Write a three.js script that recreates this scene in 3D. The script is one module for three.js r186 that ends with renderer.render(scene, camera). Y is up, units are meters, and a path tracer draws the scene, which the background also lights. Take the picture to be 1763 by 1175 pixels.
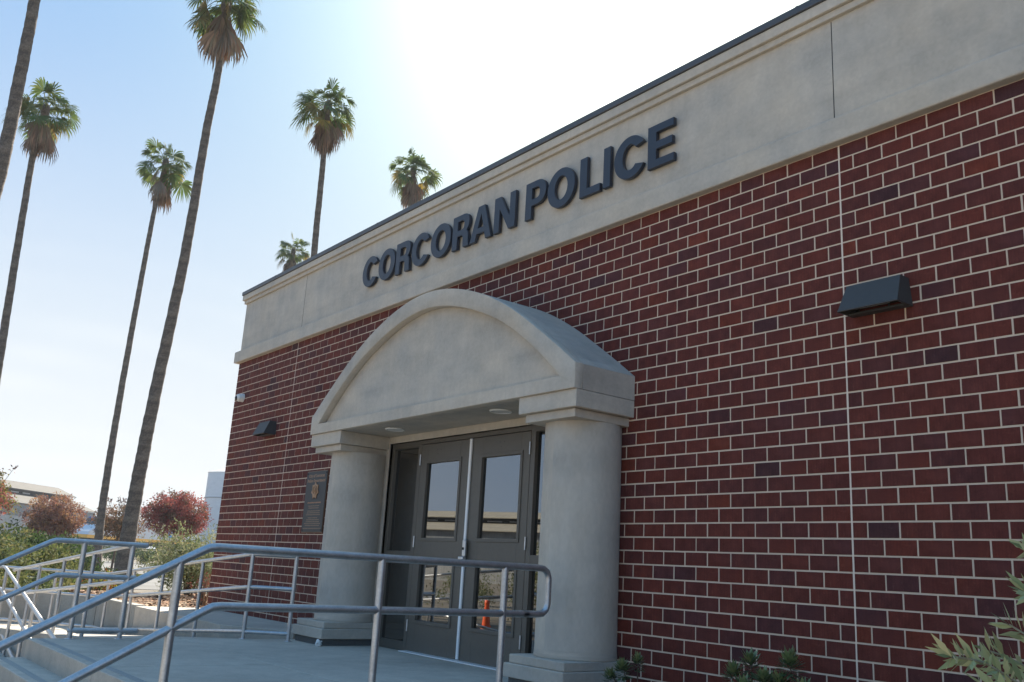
import * as THREE from 'three';
import { mergeGeometries, toCreasedNormals } from 'three/addons/utils/BufferGeometryUtils.js';
import { RoundedBoxGeometry } from 'three/addons/geometries/RoundedBoxGeometry.js';

// ───────────────────────── camera, sky, sun, exposure ─────────────────────────
const scene = new THREE.Scene();
const camera = new THREE.PerspectiveCamera(41.249, 1024 / 682, 0.05, 2500);
camera.position.set(3.176, 0.831, 5.157);
camera.rotation.set(0.250187, 0.916155, 0.0584266, 'YXZ');
camera.updateMatrixWorld(true);

const EXPO = 2.8;   // the photograph is exposed for the shade
const SUN_AZ = THREE.MathUtils.degToRad(45), SUN_ALT = THREE.MathUtils.degToRad(38);   // azimuth from -z towards -x
const sunDir = new THREE.Vector3(-Math.sin(SUN_AZ) * Math.cos(SUN_ALT), Math.sin(SUN_ALT), -Math.cos(SUN_AZ) * Math.cos(SUN_ALT));
{
  const W = 1024, H = 512, data = new Float32Array(W * H * 4), d = new THREE.Vector3();
  const smoothT = (a, b, x) => { const t = Math.min(1, Math.max(0, (x - a) / (b - a))); return t * t * (3 - 2 * t); };
  for (let j = 0; j < H; j++) for (let i = 0; i < W; i++) {
    const th = ((i + 0.5) / W - 0.5) * 2 * Math.PI, ph = ((j + 0.5) / H - 0.5) * Math.PI;
    d.set(Math.cos(ph) * Math.cos(th), Math.sin(ph), Math.cos(ph) * Math.sin(th));
    const g = Math.acos(Math.min(1, Math.max(-1, d.dot(sunDir)))) * 180 / Math.PI;
    const alt = Math.max(0, ph) * 180 / Math.PI;
    // hazy winter air: pale horizon, blue above, wide white aureole round the sun
    const hor = Math.exp(-Math.pow(alt / 24.5, 2)) * (0.32 + 0.68 * (1 - smoothT(45, 95, g)));   // the haze is whitest towards the sun
    const a1 = Math.exp(-Math.pow(g / 17.6, 2)), a2 = Math.exp(-Math.pow(g / 8, 1.6)), wide = Math.exp(-g / 45) * 0.05;
    const r = 0.165 + 0.77 * hor + 1.0 * a1 + 2.0 * a2 + wide, gg = 0.44 + 0.53 * hor + 0.95 * a1 + 1.9 * a2 + wide, b = 0.86 + 0.12 * hor + 0.3 * a1 + 1.7 * a2 + wide;
    const cir = 0.05 * Math.exp(-Math.pow((alt - 9) / 7, 2)) * Math.max(0, Math.sin(th * 9 + 3 * Math.sin(ph * 31 + th * 4)) * Math.sin(ph * 120 + 5 * Math.sin(th * 7)) );
    const k = (j * W + i) * 4; data[k] = (r + cir) / EXPO; data[k + 1] = (gg + cir * 0.8) / EXPO; data[k + 2] = (b + cir * 0.4) / EXPO; data[k + 3] = 1;
  }
  const t = new THREE.DataTexture(data, W, H, THREE.RGBAFormat, THREE.FloatType);
  t.mapping = THREE.EquirectangularReflectionMapping; t.magFilter = THREE.LinearFilter; t.minFilter = THREE.LinearFilter;
  t.wrapS = THREE.RepeatWrapping; t.needsUpdate = true;
  scene.background = t; scene.environment = t;
}
const sun = new THREE.DirectionalLight(new THREE.Color(1, 0.91, 0.78), 5);
sun.position.copy(sunDir).multiplyScalar(120); sun.castShadow = true;
sun.shadow.mapSize.set(4096, 4096); sun.shadow.radius = 1.2;
Object.assign(sun.shadow.camera, { left: -70, right: 70, top: 60, bottom: -60, near: 1, far: 400 });
scene.add(sun, sun.target);

const renderer = new THREE.WebGLRenderer({ antialias: true });
renderer.toneMapping = THREE.LinearToneMapping;
renderer.toneMappingExposure = EXPO;
renderer.shadowMap.enabled = true;

// ───────────────────────── helpers ─────────────────────────
function mulberry(a) { return () => { a |= 0; a = a + 0x6D2B79F5 | 0; let t = Math.imul(a ^ a >>> 15, 1 | a); t = t + Math.imul(t ^ t >>> 7, 61 | t) ^ t; return ((t ^ t >>> 14) >>> 0) / 4294967296; }; }
const V = (x, y, z) => new THREE.Vector3(x, y, z);
const lerp = (a, b, t) => a + (b - a) * t;
const clamp01 = t => Math.min(1, Math.max(0, t));
const smooth = (a, b, x) => { const t = clamp01((x - a) / (b - a)); return t * t * (3 - 2 * t); };
// the viewpoint of the photograph, fixed: pixels read off it become directions
const PHOTO_POS = V(3.176, 0.831, 5.157), PHOTO_Q = new THREE.Quaternion().setFromEuler(new THREE.Euler(0.250187, 0.916155, 0.0584266, 'YXZ'));
const FPX = 587.5 / Math.tan(THREE.MathUtils.degToRad(41.249 / 2));
function pixelRay(x, y) { return V((x - 881.5) / FPX, -(y - 587.5) / FPX, -1).applyQuaternion(PHOTO_Q); }
function atRange(x, y, D) { const d = pixelRay(x, y); return PHOTO_POS.clone().addScaledVector(d, D / Math.hypot(d.x, d.z)); }   // horizontal range D
const used = {};
function numbered(n) { used[n] = (used[n] ?? -1) + 1; return used[n] ? n + '_' + String(used[n]).padStart(3, '0') : n; }
function sh(o) { o.castShadow = true; o.receiveShadow = true; return o; }
function mesh(name, geo, mat, parent) {
  const m = sh(new THREE.Mesh(geo, mat)); m.name = parent ? name : numbered(name); (parent || scene).add(m); return m;
}
function thing(name, label, category, pos = [0, 0, 0], group) {
  const g = new THREE.Group(); g.name = numbered(name); g.position.set(...pos); scene.add(g);
  g.userData = { label, category }; if (group) g.userData.group = group; return g;
}
function tag(o, label, category, group) { o.userData = { label, category }; if (group) o.userData.group = group; return o; }
function struct(name, geo, mat, label) { const m = mesh(name, geo, mat); m.userData.kind = 'structure'; if (label) { m.userData.label = label; m.userData.category = name.replace(/_/g, ' '); } return m; }
// uv in metres from the dominant axis of each face
function uvm(geo) {
  const g = geo.index ? geo.toNonIndexed() : geo; if (!g.attributes.normal) g.computeVertexNormals();
  const p = g.attributes.position, uv = new Float32Array(p.count * 2), a = V(), b = V(), c = V();
  for (let i = 0; i < p.count; i += 3) {
    a.fromBufferAttribute(p, i); b.fromBufferAttribute(p, i + 1); c.fromBufferAttribute(p, i + 2);
    const n = b.clone().sub(a).cross(c.clone().sub(a)); const ax = Math.abs(n.x), ay = Math.abs(n.y), az = Math.abs(n.z);
    [a, b, c].forEach((q, k) => { let u, v; if (az >= ax && az >= ay) { u = q.x; v = q.y; } else if (ax >= ay) { u = q.z + 0.37; v = q.y; } else { u = q.x; v = q.z + 0.61; } uv[(i + k) * 2] = u; uv[(i + k) * 2 + 1] = v; });
  }
  g.setAttribute('uv', new THREE.BufferAttribute(uv, 2)); return g;
}
function box(x0, x1, y0, y1, z0, z1, r = 0) {
  const w = x1 - x0, h = y1 - y0, d = z1 - z0;
  const g = r ? new RoundedBoxGeometry(w, h, d, 2, Math.min(r, w * 0.45, h * 0.45, d * 0.45)) : new THREE.BoxGeometry(w, h, d);
  g.translate((x0 + x1) / 2, (y0 + y1) / 2, (z0 + z1) / 2); return uvm(g);
}
const merge = a => mergeGeometries(a.map(g => { const q = g.index ? g.toNonIndexed() : g; for (const k of Object.keys(q.attributes)) if (!['position', 'normal', 'uv', 'color'].includes(k)) q.deleteAttribute(k); return q; }));
function cyl(p, q, r0, r1, seg = 12) {
  const d = q.clone().sub(p), L = d.length(); const g = new THREE.CylinderGeometry(r1, r0, L, seg, 1);
  g.translate(0, L / 2, 0); g.applyQuaternion(new THREE.Quaternion().setFromUnitVectors(V(0, 1, 0), d.normalize())); g.translate(p.x, p.y, p.z); return g;
}
function pipeCurve(pts, bend) {
  const P = pts.map(a => V(a[0], a[1], a[2])), path = new THREE.CurvePath(); let prev = P[0];
  for (let i = 1; i < P.length; i++) {
    if (i < P.length - 1) {
      const b = Math.min(pts[i][3] ?? bend, P[i].distanceTo(P[i - 1]) * 0.45, P[i].distanceTo(P[i + 1]) * 0.45);
      const a = P[i].clone().add(P[i - 1].clone().sub(P[i]).setLength(b)), c = P[i].clone().add(P[i + 1].clone().sub(P[i]).setLength(b));
      path.add(new THREE.LineCurve3(prev, a)); path.add(new THREE.QuadraticBezierCurve3(a, P[i], c)); prev = c;
    } else path.add(new THREE.LineCurve3(prev, P[i]));
  }
  return path;
}
function pipe(pts, r, bend = 0.09, cap = true) {
  const path = pipeCurve(pts, bend), L = path.getLength();
  const g = new THREE.TubeGeometry(path, Math.max(8, Math.ceil(L / 0.045)), r, 14, false);
  const uv = g.attributes.uv; for (let i = 0; i < uv.count; i++) uv.setXY(i, uv.getX(i) * L, uv.getY(i) * r * 6.283);
  if (!cap) return g.toNonIndexed();
  const gs = [g.toNonIndexed()];
  for (const t of [0, 1]) { const s = new THREE.SphereGeometry(r, 12, 8).toNonIndexed(); const q = path.getPoint(t); s.translate(q.x, q.y, q.z); gs.push(s); }
  return merge(gs);
}

// ───────────────────────── procedural textures ─────────────────────────
function tileNoise(seed) {
  const R = mulberry(seed), N = 256, tab = new Float32Array(N * N); for (let i = 0; i < N * N; i++) tab[i] = R();
  const noise = (x, y, per) => {
    const xi = Math.floor(x), yi = Math.floor(y), fx = x - xi, fy = y - yi, u = fx * fx * (3 - 2 * fx), v = fy * fy * (3 - 2 * fy);
    const m = (a) => ((a % per) + per) % per, g = (a, b) => tab[(m(b) & 255) * N + (m(a) & 255)];
    return lerp(lerp(g(xi, yi), g(xi + 1, yi), u), lerp(g(xi, yi + 1), g(xi + 1, yi + 1), u), v);
  };
  return (u, v, f, oct = 4) => { let s = 0, a = 0.5, t = 0; for (let o = 0; o < oct; o++) { s += a * noise(u * f, v * f, f); t += a; a *= 0.5; f *= 2; } return s / t; };
}
function tex(size, metres, fn, srgb = true) {
  const data = new Uint8Array(size * size * 4);
  for (let j = 0; j < size; j++) for (let i = 0; i < size; i++) { const c = fn(i / size, j / size), k = (j * size + i) * 4; data[k] = 255 * clamp01(c[0]); data[k + 1] = 255 * clamp01(c[1]); data[k + 2] = 255 * clamp01(c[2]); data[k + 3] = 255; }
  const t = new THREE.DataTexture(data, size, size); t.wrapS = t.wrapT = THREE.RepeatWrapping; t.magFilter = THREE.LinearFilter; t.minFilter = THREE.LinearMipmapLinearFilter; t.generateMipmaps = true;
  t.repeat.set(1 / metres, 1 / metres); if (srgb) t.colorSpace = THREE.SRGBColorSpace; t.needsUpdate = true; return t;
}
const n1 = tileNoise(11), n2 = tileNoise(23), n3 = tileNoise(37);
// trowelled stucco: soft cloudy patches, streaks of the trowel, fine sand
const R0 = mulberry(5);
const stuccoMap = tex(1024, 2.6, (u, v) => {
  const c = n1(u, v, 4, 5), w = n2(u + 0.06 * c, v, 8, 4), s = n3(u, v, 128, 2), tr = n2(u * 1, v * 1, 16, 3);
  let m = 0.86 + 0.09 * (c - 0.5) + 0.09 * (w - 0.5) + 0.05 * (s - 0.5) + 0.05 * (tr - 0.5) + 0.07 * (n2(u + 0.03 * c, v * 5, 6, 4) - 0.5) + 0.05 * (n1(u * 4, v, 9, 3) - 0.5); const warm = 0.03 * (w - 0.5);
  return [m + warm, m, m - warm * 1.4];
});
const stuccoBump = tex(512, 0.7, (u, v) => { const m = 0.5 * n3(u, v, 96, 3) + 0.5 * n1(u, v, 10, 4); return [m, m, m]; }, false);
const slabMap = tex(1024, 3.1, (u, v) => {
  const c = n2(u, v, 3, 5), w = n1(u, v, 24, 4), s = n3(u, v, 200, 2); const brush = n1(u * 1, v, 2, 2) * 0.0 + n3(u, v, 60, 2);
  const m = 0.86 + 0.16 * (c - 0.5) + 0.10 * (w - 0.5) + 0.07 * (s - 0.5) + 0.03 * (brush - 0.5); return [m, m, m * 0.985];
});
const brickMap = tex(512, 0.55, (u, v) => {
  const s = n3(u, v, 160, 2), c = n1(u, v, 10, 3), drag = n2(u, 0.3, 180, 1); const m = 0.86 + 0.20 * (c - 0.5) + 0.16 * (s - 0.5) + 0.07 * (drag - 0.5), chalk = Math.max(0, n2(u, v, 26, 3) - 0.73) * 1.1, h = 0.05 * (n3(u, v, 5, 2) - 0.5);
  return [m + h + chalk * 0.5, m + chalk, m - h + chalk];
});
const brickBump = tex(512, 0.4, (u, v) => { const m = 0.5 * n3(u, v, 140, 2) + 0.3 * n2(u, 0.3, 170, 1) + 0.2 * n1(u, v, 8, 3); return [m, m, m]; }, false);
const galvMap = tex(512, 0.5, (u, v) => { const c = n1(u, v, 14, 3), s = n2(u, v, 60, 2), k = n3(u, v, 4, 3); const m = 0.88 + 0.10 * (c - 0.5) + 0.08 * (s - 0.5) + 0.08 * (k - 0.5); return [m, m, m]; });
const galvRough = tex(512, 0.5, (u, v) => { const m = 0.36 + 0.2 * (n2(u, v, 18, 3) - 0.5) + 0.25 * (n3(u, v, 5, 2) - 0.5); return [m, m, m]; }, false);
const barkMap = tex(512, 1.2, (u, v) => { const ring = n1(u * 0 + 0.2, v, 16, 2), f = n3(u, v, 40, 3), c = n2(u, v, 6, 3); const m = 0.78 + 0.18 * (ring - 0.5) + 0.4 * (f - 0.5) + 0.25 * (c - 0.5); return [m, m * 0.97, m * 0.93]; });
const barkBump = tex(512, 1.2, (u, v) => { const m = 0.6 * n1(0.2, v, 16, 2) + 0.4 * n3(u, v, 40, 3); return [m, m, m]; }, false);
const soilMap = tex(512, 4, (u, v) => { const c = n1(u, v, 6, 4), s = n3(u, v, 120, 3), k = n2(u, v, 30, 3); const m = 0.72 + 0.35 * (c - 0.5) + 0.5 * (s - 0.5) + 0.25 * (k - 0.5); return [m, m * 0.98, m * 0.95]; });
const asphaltMap = tex(512, 6, (u, v) => { const c = n2(u, v, 3, 4), s = n3(u, v, 128, 2); const m = 0.8 + 0.25 * (c - 0.5) + 0.25 * (s - 0.5); return [m, m, m * 0.99]; });
const grimeMap = tex(512, 2.2, (u, v) => { const c = n1(u, v, 5, 4), s = n3(u, v, 90, 2); const m = 0.92 + 0.1 * (c - 0.5) + 0.05 * (s - 0.5); return [m, m, m]; });

const lin = (r, g, b) => new THREE.Color().setRGB(r, g, b);
const std = (c, rough, o = {}) => new THREE.MeshStandardMaterial({ color: c, roughness: rough, ...o });
const M = {
  stucco: std(lin(0.685, 0.60, 0.495), 0.92, { map: stuccoMap, bumpMap: stuccoBump, bumpScale: 0.0022 }),
  slab: std(lin(0.66, 0.585, 0.50), 0.85, { map: slabMap, bumpMap: stuccoBump, bumpScale: 0.0012 }),
  paving: std(lin(0.60, 0.54, 0.45), 0.9, { map: slabMap }),
  wallConc: std(lin(0.45, 0.43, 0.39), 0.9, { map: slabMap, bumpMap: stuccoBump, bumpScale: 0.0015 }),
  mortar: std(lin(0.63, 0.495, 0.375), 0.95, { bumpMap: stuccoBump, bumpScale: 0.001 }),
  caulk: std(lin(0.74, 0.61, 0.49), 0.7),
  dark: std(lin(0.02, 0.02, 0.02), 0.8),
  coping: std(lin(0.10, 0.098, 0.10), 0.45, { metalness: 0.2, map: grimeMap }),
  navy: std(lin(0.030, 0.036, 0.052), 0.45, { map: grimeMap }),
  navySide: std(lin(0.012, 0.014, 0.02), 0.5),
  lampBody: std(lin(0.062, 0.060, 0.057), 0.6, { map: grimeMap }),
  lampLens: new THREE.MeshPhysicalMaterial({ color: lin(0.55, 0.5, 0.45), roughness: 0.25, bumpMap: brickBump, bumpScale: 0.004 }),
  doorPaint: std(lin(0.135, 0.116, 0.092), 0.42, { map: grimeMap }),
  alu: std(lin(0.62, 0.62, 0.62), 0.38, { metalness: 0.75 }),
  white: std(lin(0.72, 0.71, 0.68), 0.55),
  galv: std(lin(0.66, 0.66, 0.66), 0.4, { metalness: 0.82, map: galvMap }),
  glass: new THREE.MeshPhysicalMaterial({ color: lin(0.10, 0.115, 0.115), roughness: 0.0, metalness: 0, transmission: 1, thickness: 0, ior: 2.9 }),
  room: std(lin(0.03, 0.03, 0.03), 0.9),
  bronze: std(lin(0.028, 0.028, 0.030), 0.45, { metalness: 0.3 }),
  copper: std(lin(0.30, 0.17, 0.09), 0.4, { metalness: 0.5 }),
  ground: std(lin(0.30, 0.265, 0.21), 0.98, { map: soilMap }),
  mulch: std(lin(0.22, 0.15, 0.10), 0.98, { map: soilMap }),
  chip: std(lin(1, 1, 1), 0.95, { vertexColors: true }),
  asphalt: std(lin(0.26, 0.255, 0.245), 0.95, { map: asphaltMap }),
  paintWhite: std(lin(0.7, 0.7, 0.68), 0.8),
  paintYellow: std(lin(0.62, 0.42, 0.05), 0.8),
  bark: std(lin(0.25, 0.21, 0.175), 0.97, { map: barkMap, bumpMap: barkBump, bumpScale: 0.03 }),
  twig: std(lin(0.12, 0.085, 0.06), 0.95),
  leaf: new THREE.MeshPhysicalMaterial({ vertexColors: true, roughness: 0.95, specularIntensity: 0.4, transmission: 0.38, thickness: 0, side: THREE.DoubleSide }),
  leafGloss: new THREE.MeshPhysicalMaterial({ vertexColors: true, roughness: 0.42, transmission: 0.18, thickness: 0, side: THREE.DoubleSide }),
  deadLeaf: std(lin(1, 1, 1), 0.95, { vertexColors: true, side: THREE.DoubleSide }),
};

// ───────────────────────── ground and setting ─────────────────────────
const GND = -0.83;
function groundH(x, z) { const r = Math.hypot(x - 3, z - 5); return lerp(GND, -0.52, smooth(-11, -18, x)) + 1.6 * smooth(120, 160, r) * smooth(20, -40, x - z * 0.2); }
{
  const ax = [], c = 64; for (let i = -c; i <= c; i++) { const t = i / c; ax.push(Math.sign(t) * (Math.abs(t) * 26 + Math.pow(Math.abs(t), 4) * 900)); }
  const n = ax.length, pos = [], idx = []; for (const z of ax) for (const x of ax) pos.push(x, groundH(x, z), z);
  for (let j = 0; j < n - 1; j++) for (let i = 0; i < n - 1; i++) { const a = j * n + i; idx.push(a, a + n, a + 1, a + 1, a + n, a + n + 1); }
  const g = new THREE.BufferGeometry(); g.setAttribute('position', new THREE.Float32BufferAttribute(pos, 3)); g.setIndex(idx); g.computeVertexNormals(); struct('ground', uvm(g), M.ground);
}
// forecourt paving in front of the steps (camera stands on it), parking lot far left
struct('pavement', box(-6.3, 24, GND - 0.1, GND + 0.012, 3.9, 22), M.paving);
struct('parking_lot', box(-116, -32, -0.75, -0.505, -62, 26), M.asphalt);
for (let i = 0; i < 9; i++) struct('painted_line', box(-96, -91, -0.51, -0.5, -46 + i * 5.4, -45.86 + i * 5.4), M.paintWhite);
for (let i = 0; i < 9; i++) struct('painted_line', box(-66, -61, -0.51, -0.5, -46 + i * 5.4, -45.86 + i * 5.4), M.paintWhite);
struct('kerb', box(-49.9, -49.6, -0.7, -0.38, -40, 18, 0.02), M.paintYellow);

// landing, steps, walkway
const LX0 = -6.42, LX1 = -1.82;
struct('landing', merge([[LX0, -4.133, -0.4, 1.797, -0.001], [-4.125, LX1, -0.4, 1.797, 0], [LX0, -4.133, 1.805, 3.2, 0], [-4.125, LX1, 1.805, 3.2, -0.0012]].map(([a, b, c, d, y]) => box(a, b, -1.2, y, c, d, 0.010))), M.slab);
for (let i = 1; i <= 4; i++) struct('step', box(LX0, LX1, -1.3, -0.166 * i, 3.0, 3.2 + 0.28 * i, 0.012), M.slab);
{ // sandblasted tactile grooves near each nosing
  const gs = []; for (let i = 0; i <= 4; i++) for (let k = 0; k < 4; k++) gs.push(box(LX0 + 0.05, LX1 - 0.05, -0.166 * i - 0.002, -0.166 * i + 0.003, 3.2 + 0.28 * i - 0.075 - k * 0.016, 3.2 + 0.28 * i - 0.068 - k * 0.016));
  struct('nosing_strip', merge(gs), std(lin(0.40, 0.39, 0.37), 0.95));
}
{ // walkway beside the building: top 0.07, its edge is the low curb by the ramp
  const s = new THREE.Shape([[-10.7, 0.08], [-6.62, 0.08], [-6.5, -0.52], [-7.45, -0.98], [-10.7, -0.98]].map(([x, z]) => new THREE.Vector2(x, z)));
  const g = new THREE.ExtrudeGeometry(s, { depth: 0.9, bevelEnabled: true, bevelSize: 0.01, bevelThickness: 0.01, bevelSegments: 2 });
  g.rotateX(-Math.PI / 2); g.translate(0, -0.84, 0); struct('walkway', uvm(g), M.slab);
}
function quadSlab(p, t) { // p: four [x,y,z] (top, counterclockwise from above), t: thickness
  const pos = []; const T = p.map(a => V(...a)), B = p.map(a => V(a[0], a[1] - t, a[2]));
  const q = (a, b, c, d) => { for (const v of [a, b, c, a, c, d]) pos.push(v.x, v.y, v.z); };
  q(T[0], T[1], T[2], T[3]); q(B[3], B[2], B[1], B[0]); for (let i = 0; i < 4; i++) { const j = (i + 1) % 4; q(T[i], B[i], B[j], T[j]); }
  const g = new THREE.BufferGeometry(); g.setAttribute('position', new THREE.Float32BufferAttribute(pos, 3)); g.computeVertexNormals(); return uvm(g);
}
const rampY = x => -0.0755 * Math.max(0, Math.min(5.4, -6.45 - x));
struct('ramp', merge([
  quadSlab([[-11.85, -0.408, 2.47], [LX0 - 0.003, 0, 2.47], [LX0 - 0.003, 0, 1.0], [-11.85, -0.408, 1.0]], 0.5),
  box(-14.2, -11.853, -0.9, -0.408, 1.0, 4.25),
  quadSlab([[-11.848, -0.408, 4.25], [-6.6, GND + 0.02, 4.25], [-6.6, GND + 0.02, 2.66], [-11.848, -0.408, 2.66]], 0.5)]), M.slab);
{ // low concrete curb between the two runs
  const g = quadSlab([[-11.8, -0.31, 2.64], [LX0 - 0.004, -0.012, 2.64], [LX0 - 0.004, -0.012, 2.49], [-11.8, -0.31, 2.49]], 0.95);
  tag(mesh('ramp_curb', g, M.wallConc), 'low concrete curb between the two runs of the access ramp', 'curb');
}
{ // planter wall that the ramp sinks beside, curved end
  const pts = []; pts.push([-10.72, 0.84], [-10.72, 0.985], [-13.1, 0.985]); for (let a = 0; a <= 8; a++) { const t = a / 8 * Math.PI / 2; pts.push([-13.1 - 0.95 * Math.sin(t), 1.935 - 0.95 * Math.cos(t)]); }
  pts.push([-14.05, 5.2], [-14.2, 5.2]); for (let a = 8; a >= 0; a--) { const t = a / 8 * Math.PI / 2; pts.push([-13.1 - 1.1 * Math.sin(t), 1.935 - 1.1 * Math.cos(t)]); }
  const s = new THREE.Shape(pts.map(([x, z]) => new THREE.Vector2(x, -z)));
  const g = new THREE.ExtrudeGeometry(s, { depth: 0.98, bevelEnabled: true, bevelSize: 0.008, bevelThickness: 0.008, bevelSegments: 1 }); g.rotateX(-Math.PI / 2); g.translate(0, -0.905, 0);
  const w = thing('retaining_wall', 'curved grey concrete planter wall beside the access ramp', 'retaining wall');
  const wm = mesh('wall', uvm(g), M.wallConc, w);
  for (const x of [-11.1, -12.7]) mesh('joint', box(x - 0.006, x + 0.006, -0.6, 0.07, 0.99, 0.9965), M.dark, wm);
}
{ // mulch bed beyond the walkway, wood chips on it
  const n = 40, pos = [], idx = [], hh = (x, z) => { const e = smooth(-22, -15.5, x) * smooth(-9, -4, z); return lerp(-0.62, 0.035, e) + 0.03 * Math.sin(x * 2.1 + z * 1.3) * e; };
  for (let j = 0; j <= n; j++) for (let i = 0; i <= n; i++) { const x = lerp(-23, -10.65, i / n), z = lerp(-10, x < -14.15 ? 0.87 : 0.87, j / n); pos.push(x, hh(x, z), z); }
  for (let j = 0; j < n; j++) for (let i = 0; i < n; i++) { const a = j * (n + 1) + i; idx.push(a, a + n + 1, a + 1, a + 1, a + n + 1, a + n + 2); }
  const g = new THREE.BufferGeometry(); g.setAttribute('position', new THREE.Float32BufferAttribute(pos, 3)); g.setIndex(idx); g.computeVertexNormals(); struct('mulch_bed', uvm(g), M.mulch);
  const R = mulberry(77), P = [], C = [], N = 4600;
  for (let k = 0; k < N; k++) {
    const x = lerp(-15.5, -10.7, R()), z = lerp(-3.2, 0.84, Math.sqrt(R())), y = hh(x, z) + 0.012 + R() * 0.02, a = R() * 6.28, l = 0.02 + 0.045 * R(), w = 0.008 + 0.018 * R(), t = (R() - 0.5) * 0.7;
    const u = V(Math.cos(a) * l, Math.sin(t) * l, Math.sin(a) * l), v = V(-Math.sin(a) * w, (R() - 0.5) * w, Math.cos(a) * w), c = V(x, y, z), up = V(0, 0.008, 0);
    const q = [c.clone().sub(u).sub(v), c.clone().add(u).sub(v), c.clone().add(u).add(v), c.clone().sub(u).add(v)], e = c.clone().add(up);
    const s = 0.5 + 0.9 * R(), col = R() < 0.3 ? [0.40 * s, 0.29 * s, 0.19 * s] : [0.33 * s, 0.19 * s, 0.11 * s];
    for (let i = 0; i < 4; i++) { for (const m of [q[i], e, q[(i + 1) % 4]]) { P.push(m.x, m.y, m.z); C.push(...col); } }
  }
  const cg = new THREE.BufferGeometry(); cg.setAttribute('position', new THREE.Float32BufferAttribute(P, 3)); cg.setAttribute('color', new THREE.Float32BufferAttribute(C, 3)); cg.computeVertexNormals();
  const m = mesh('wood_chips', cg, M.chip); m.userData = { kind: 'stuff', label: 'tan wood chip mulch strewn over the planting bed', category: 'mulch' };
}
struct('planting_bed', box(LX1 + 0.004, 9, -0.9, -0.04, -0.004, 1.9), M.mulch);

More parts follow.
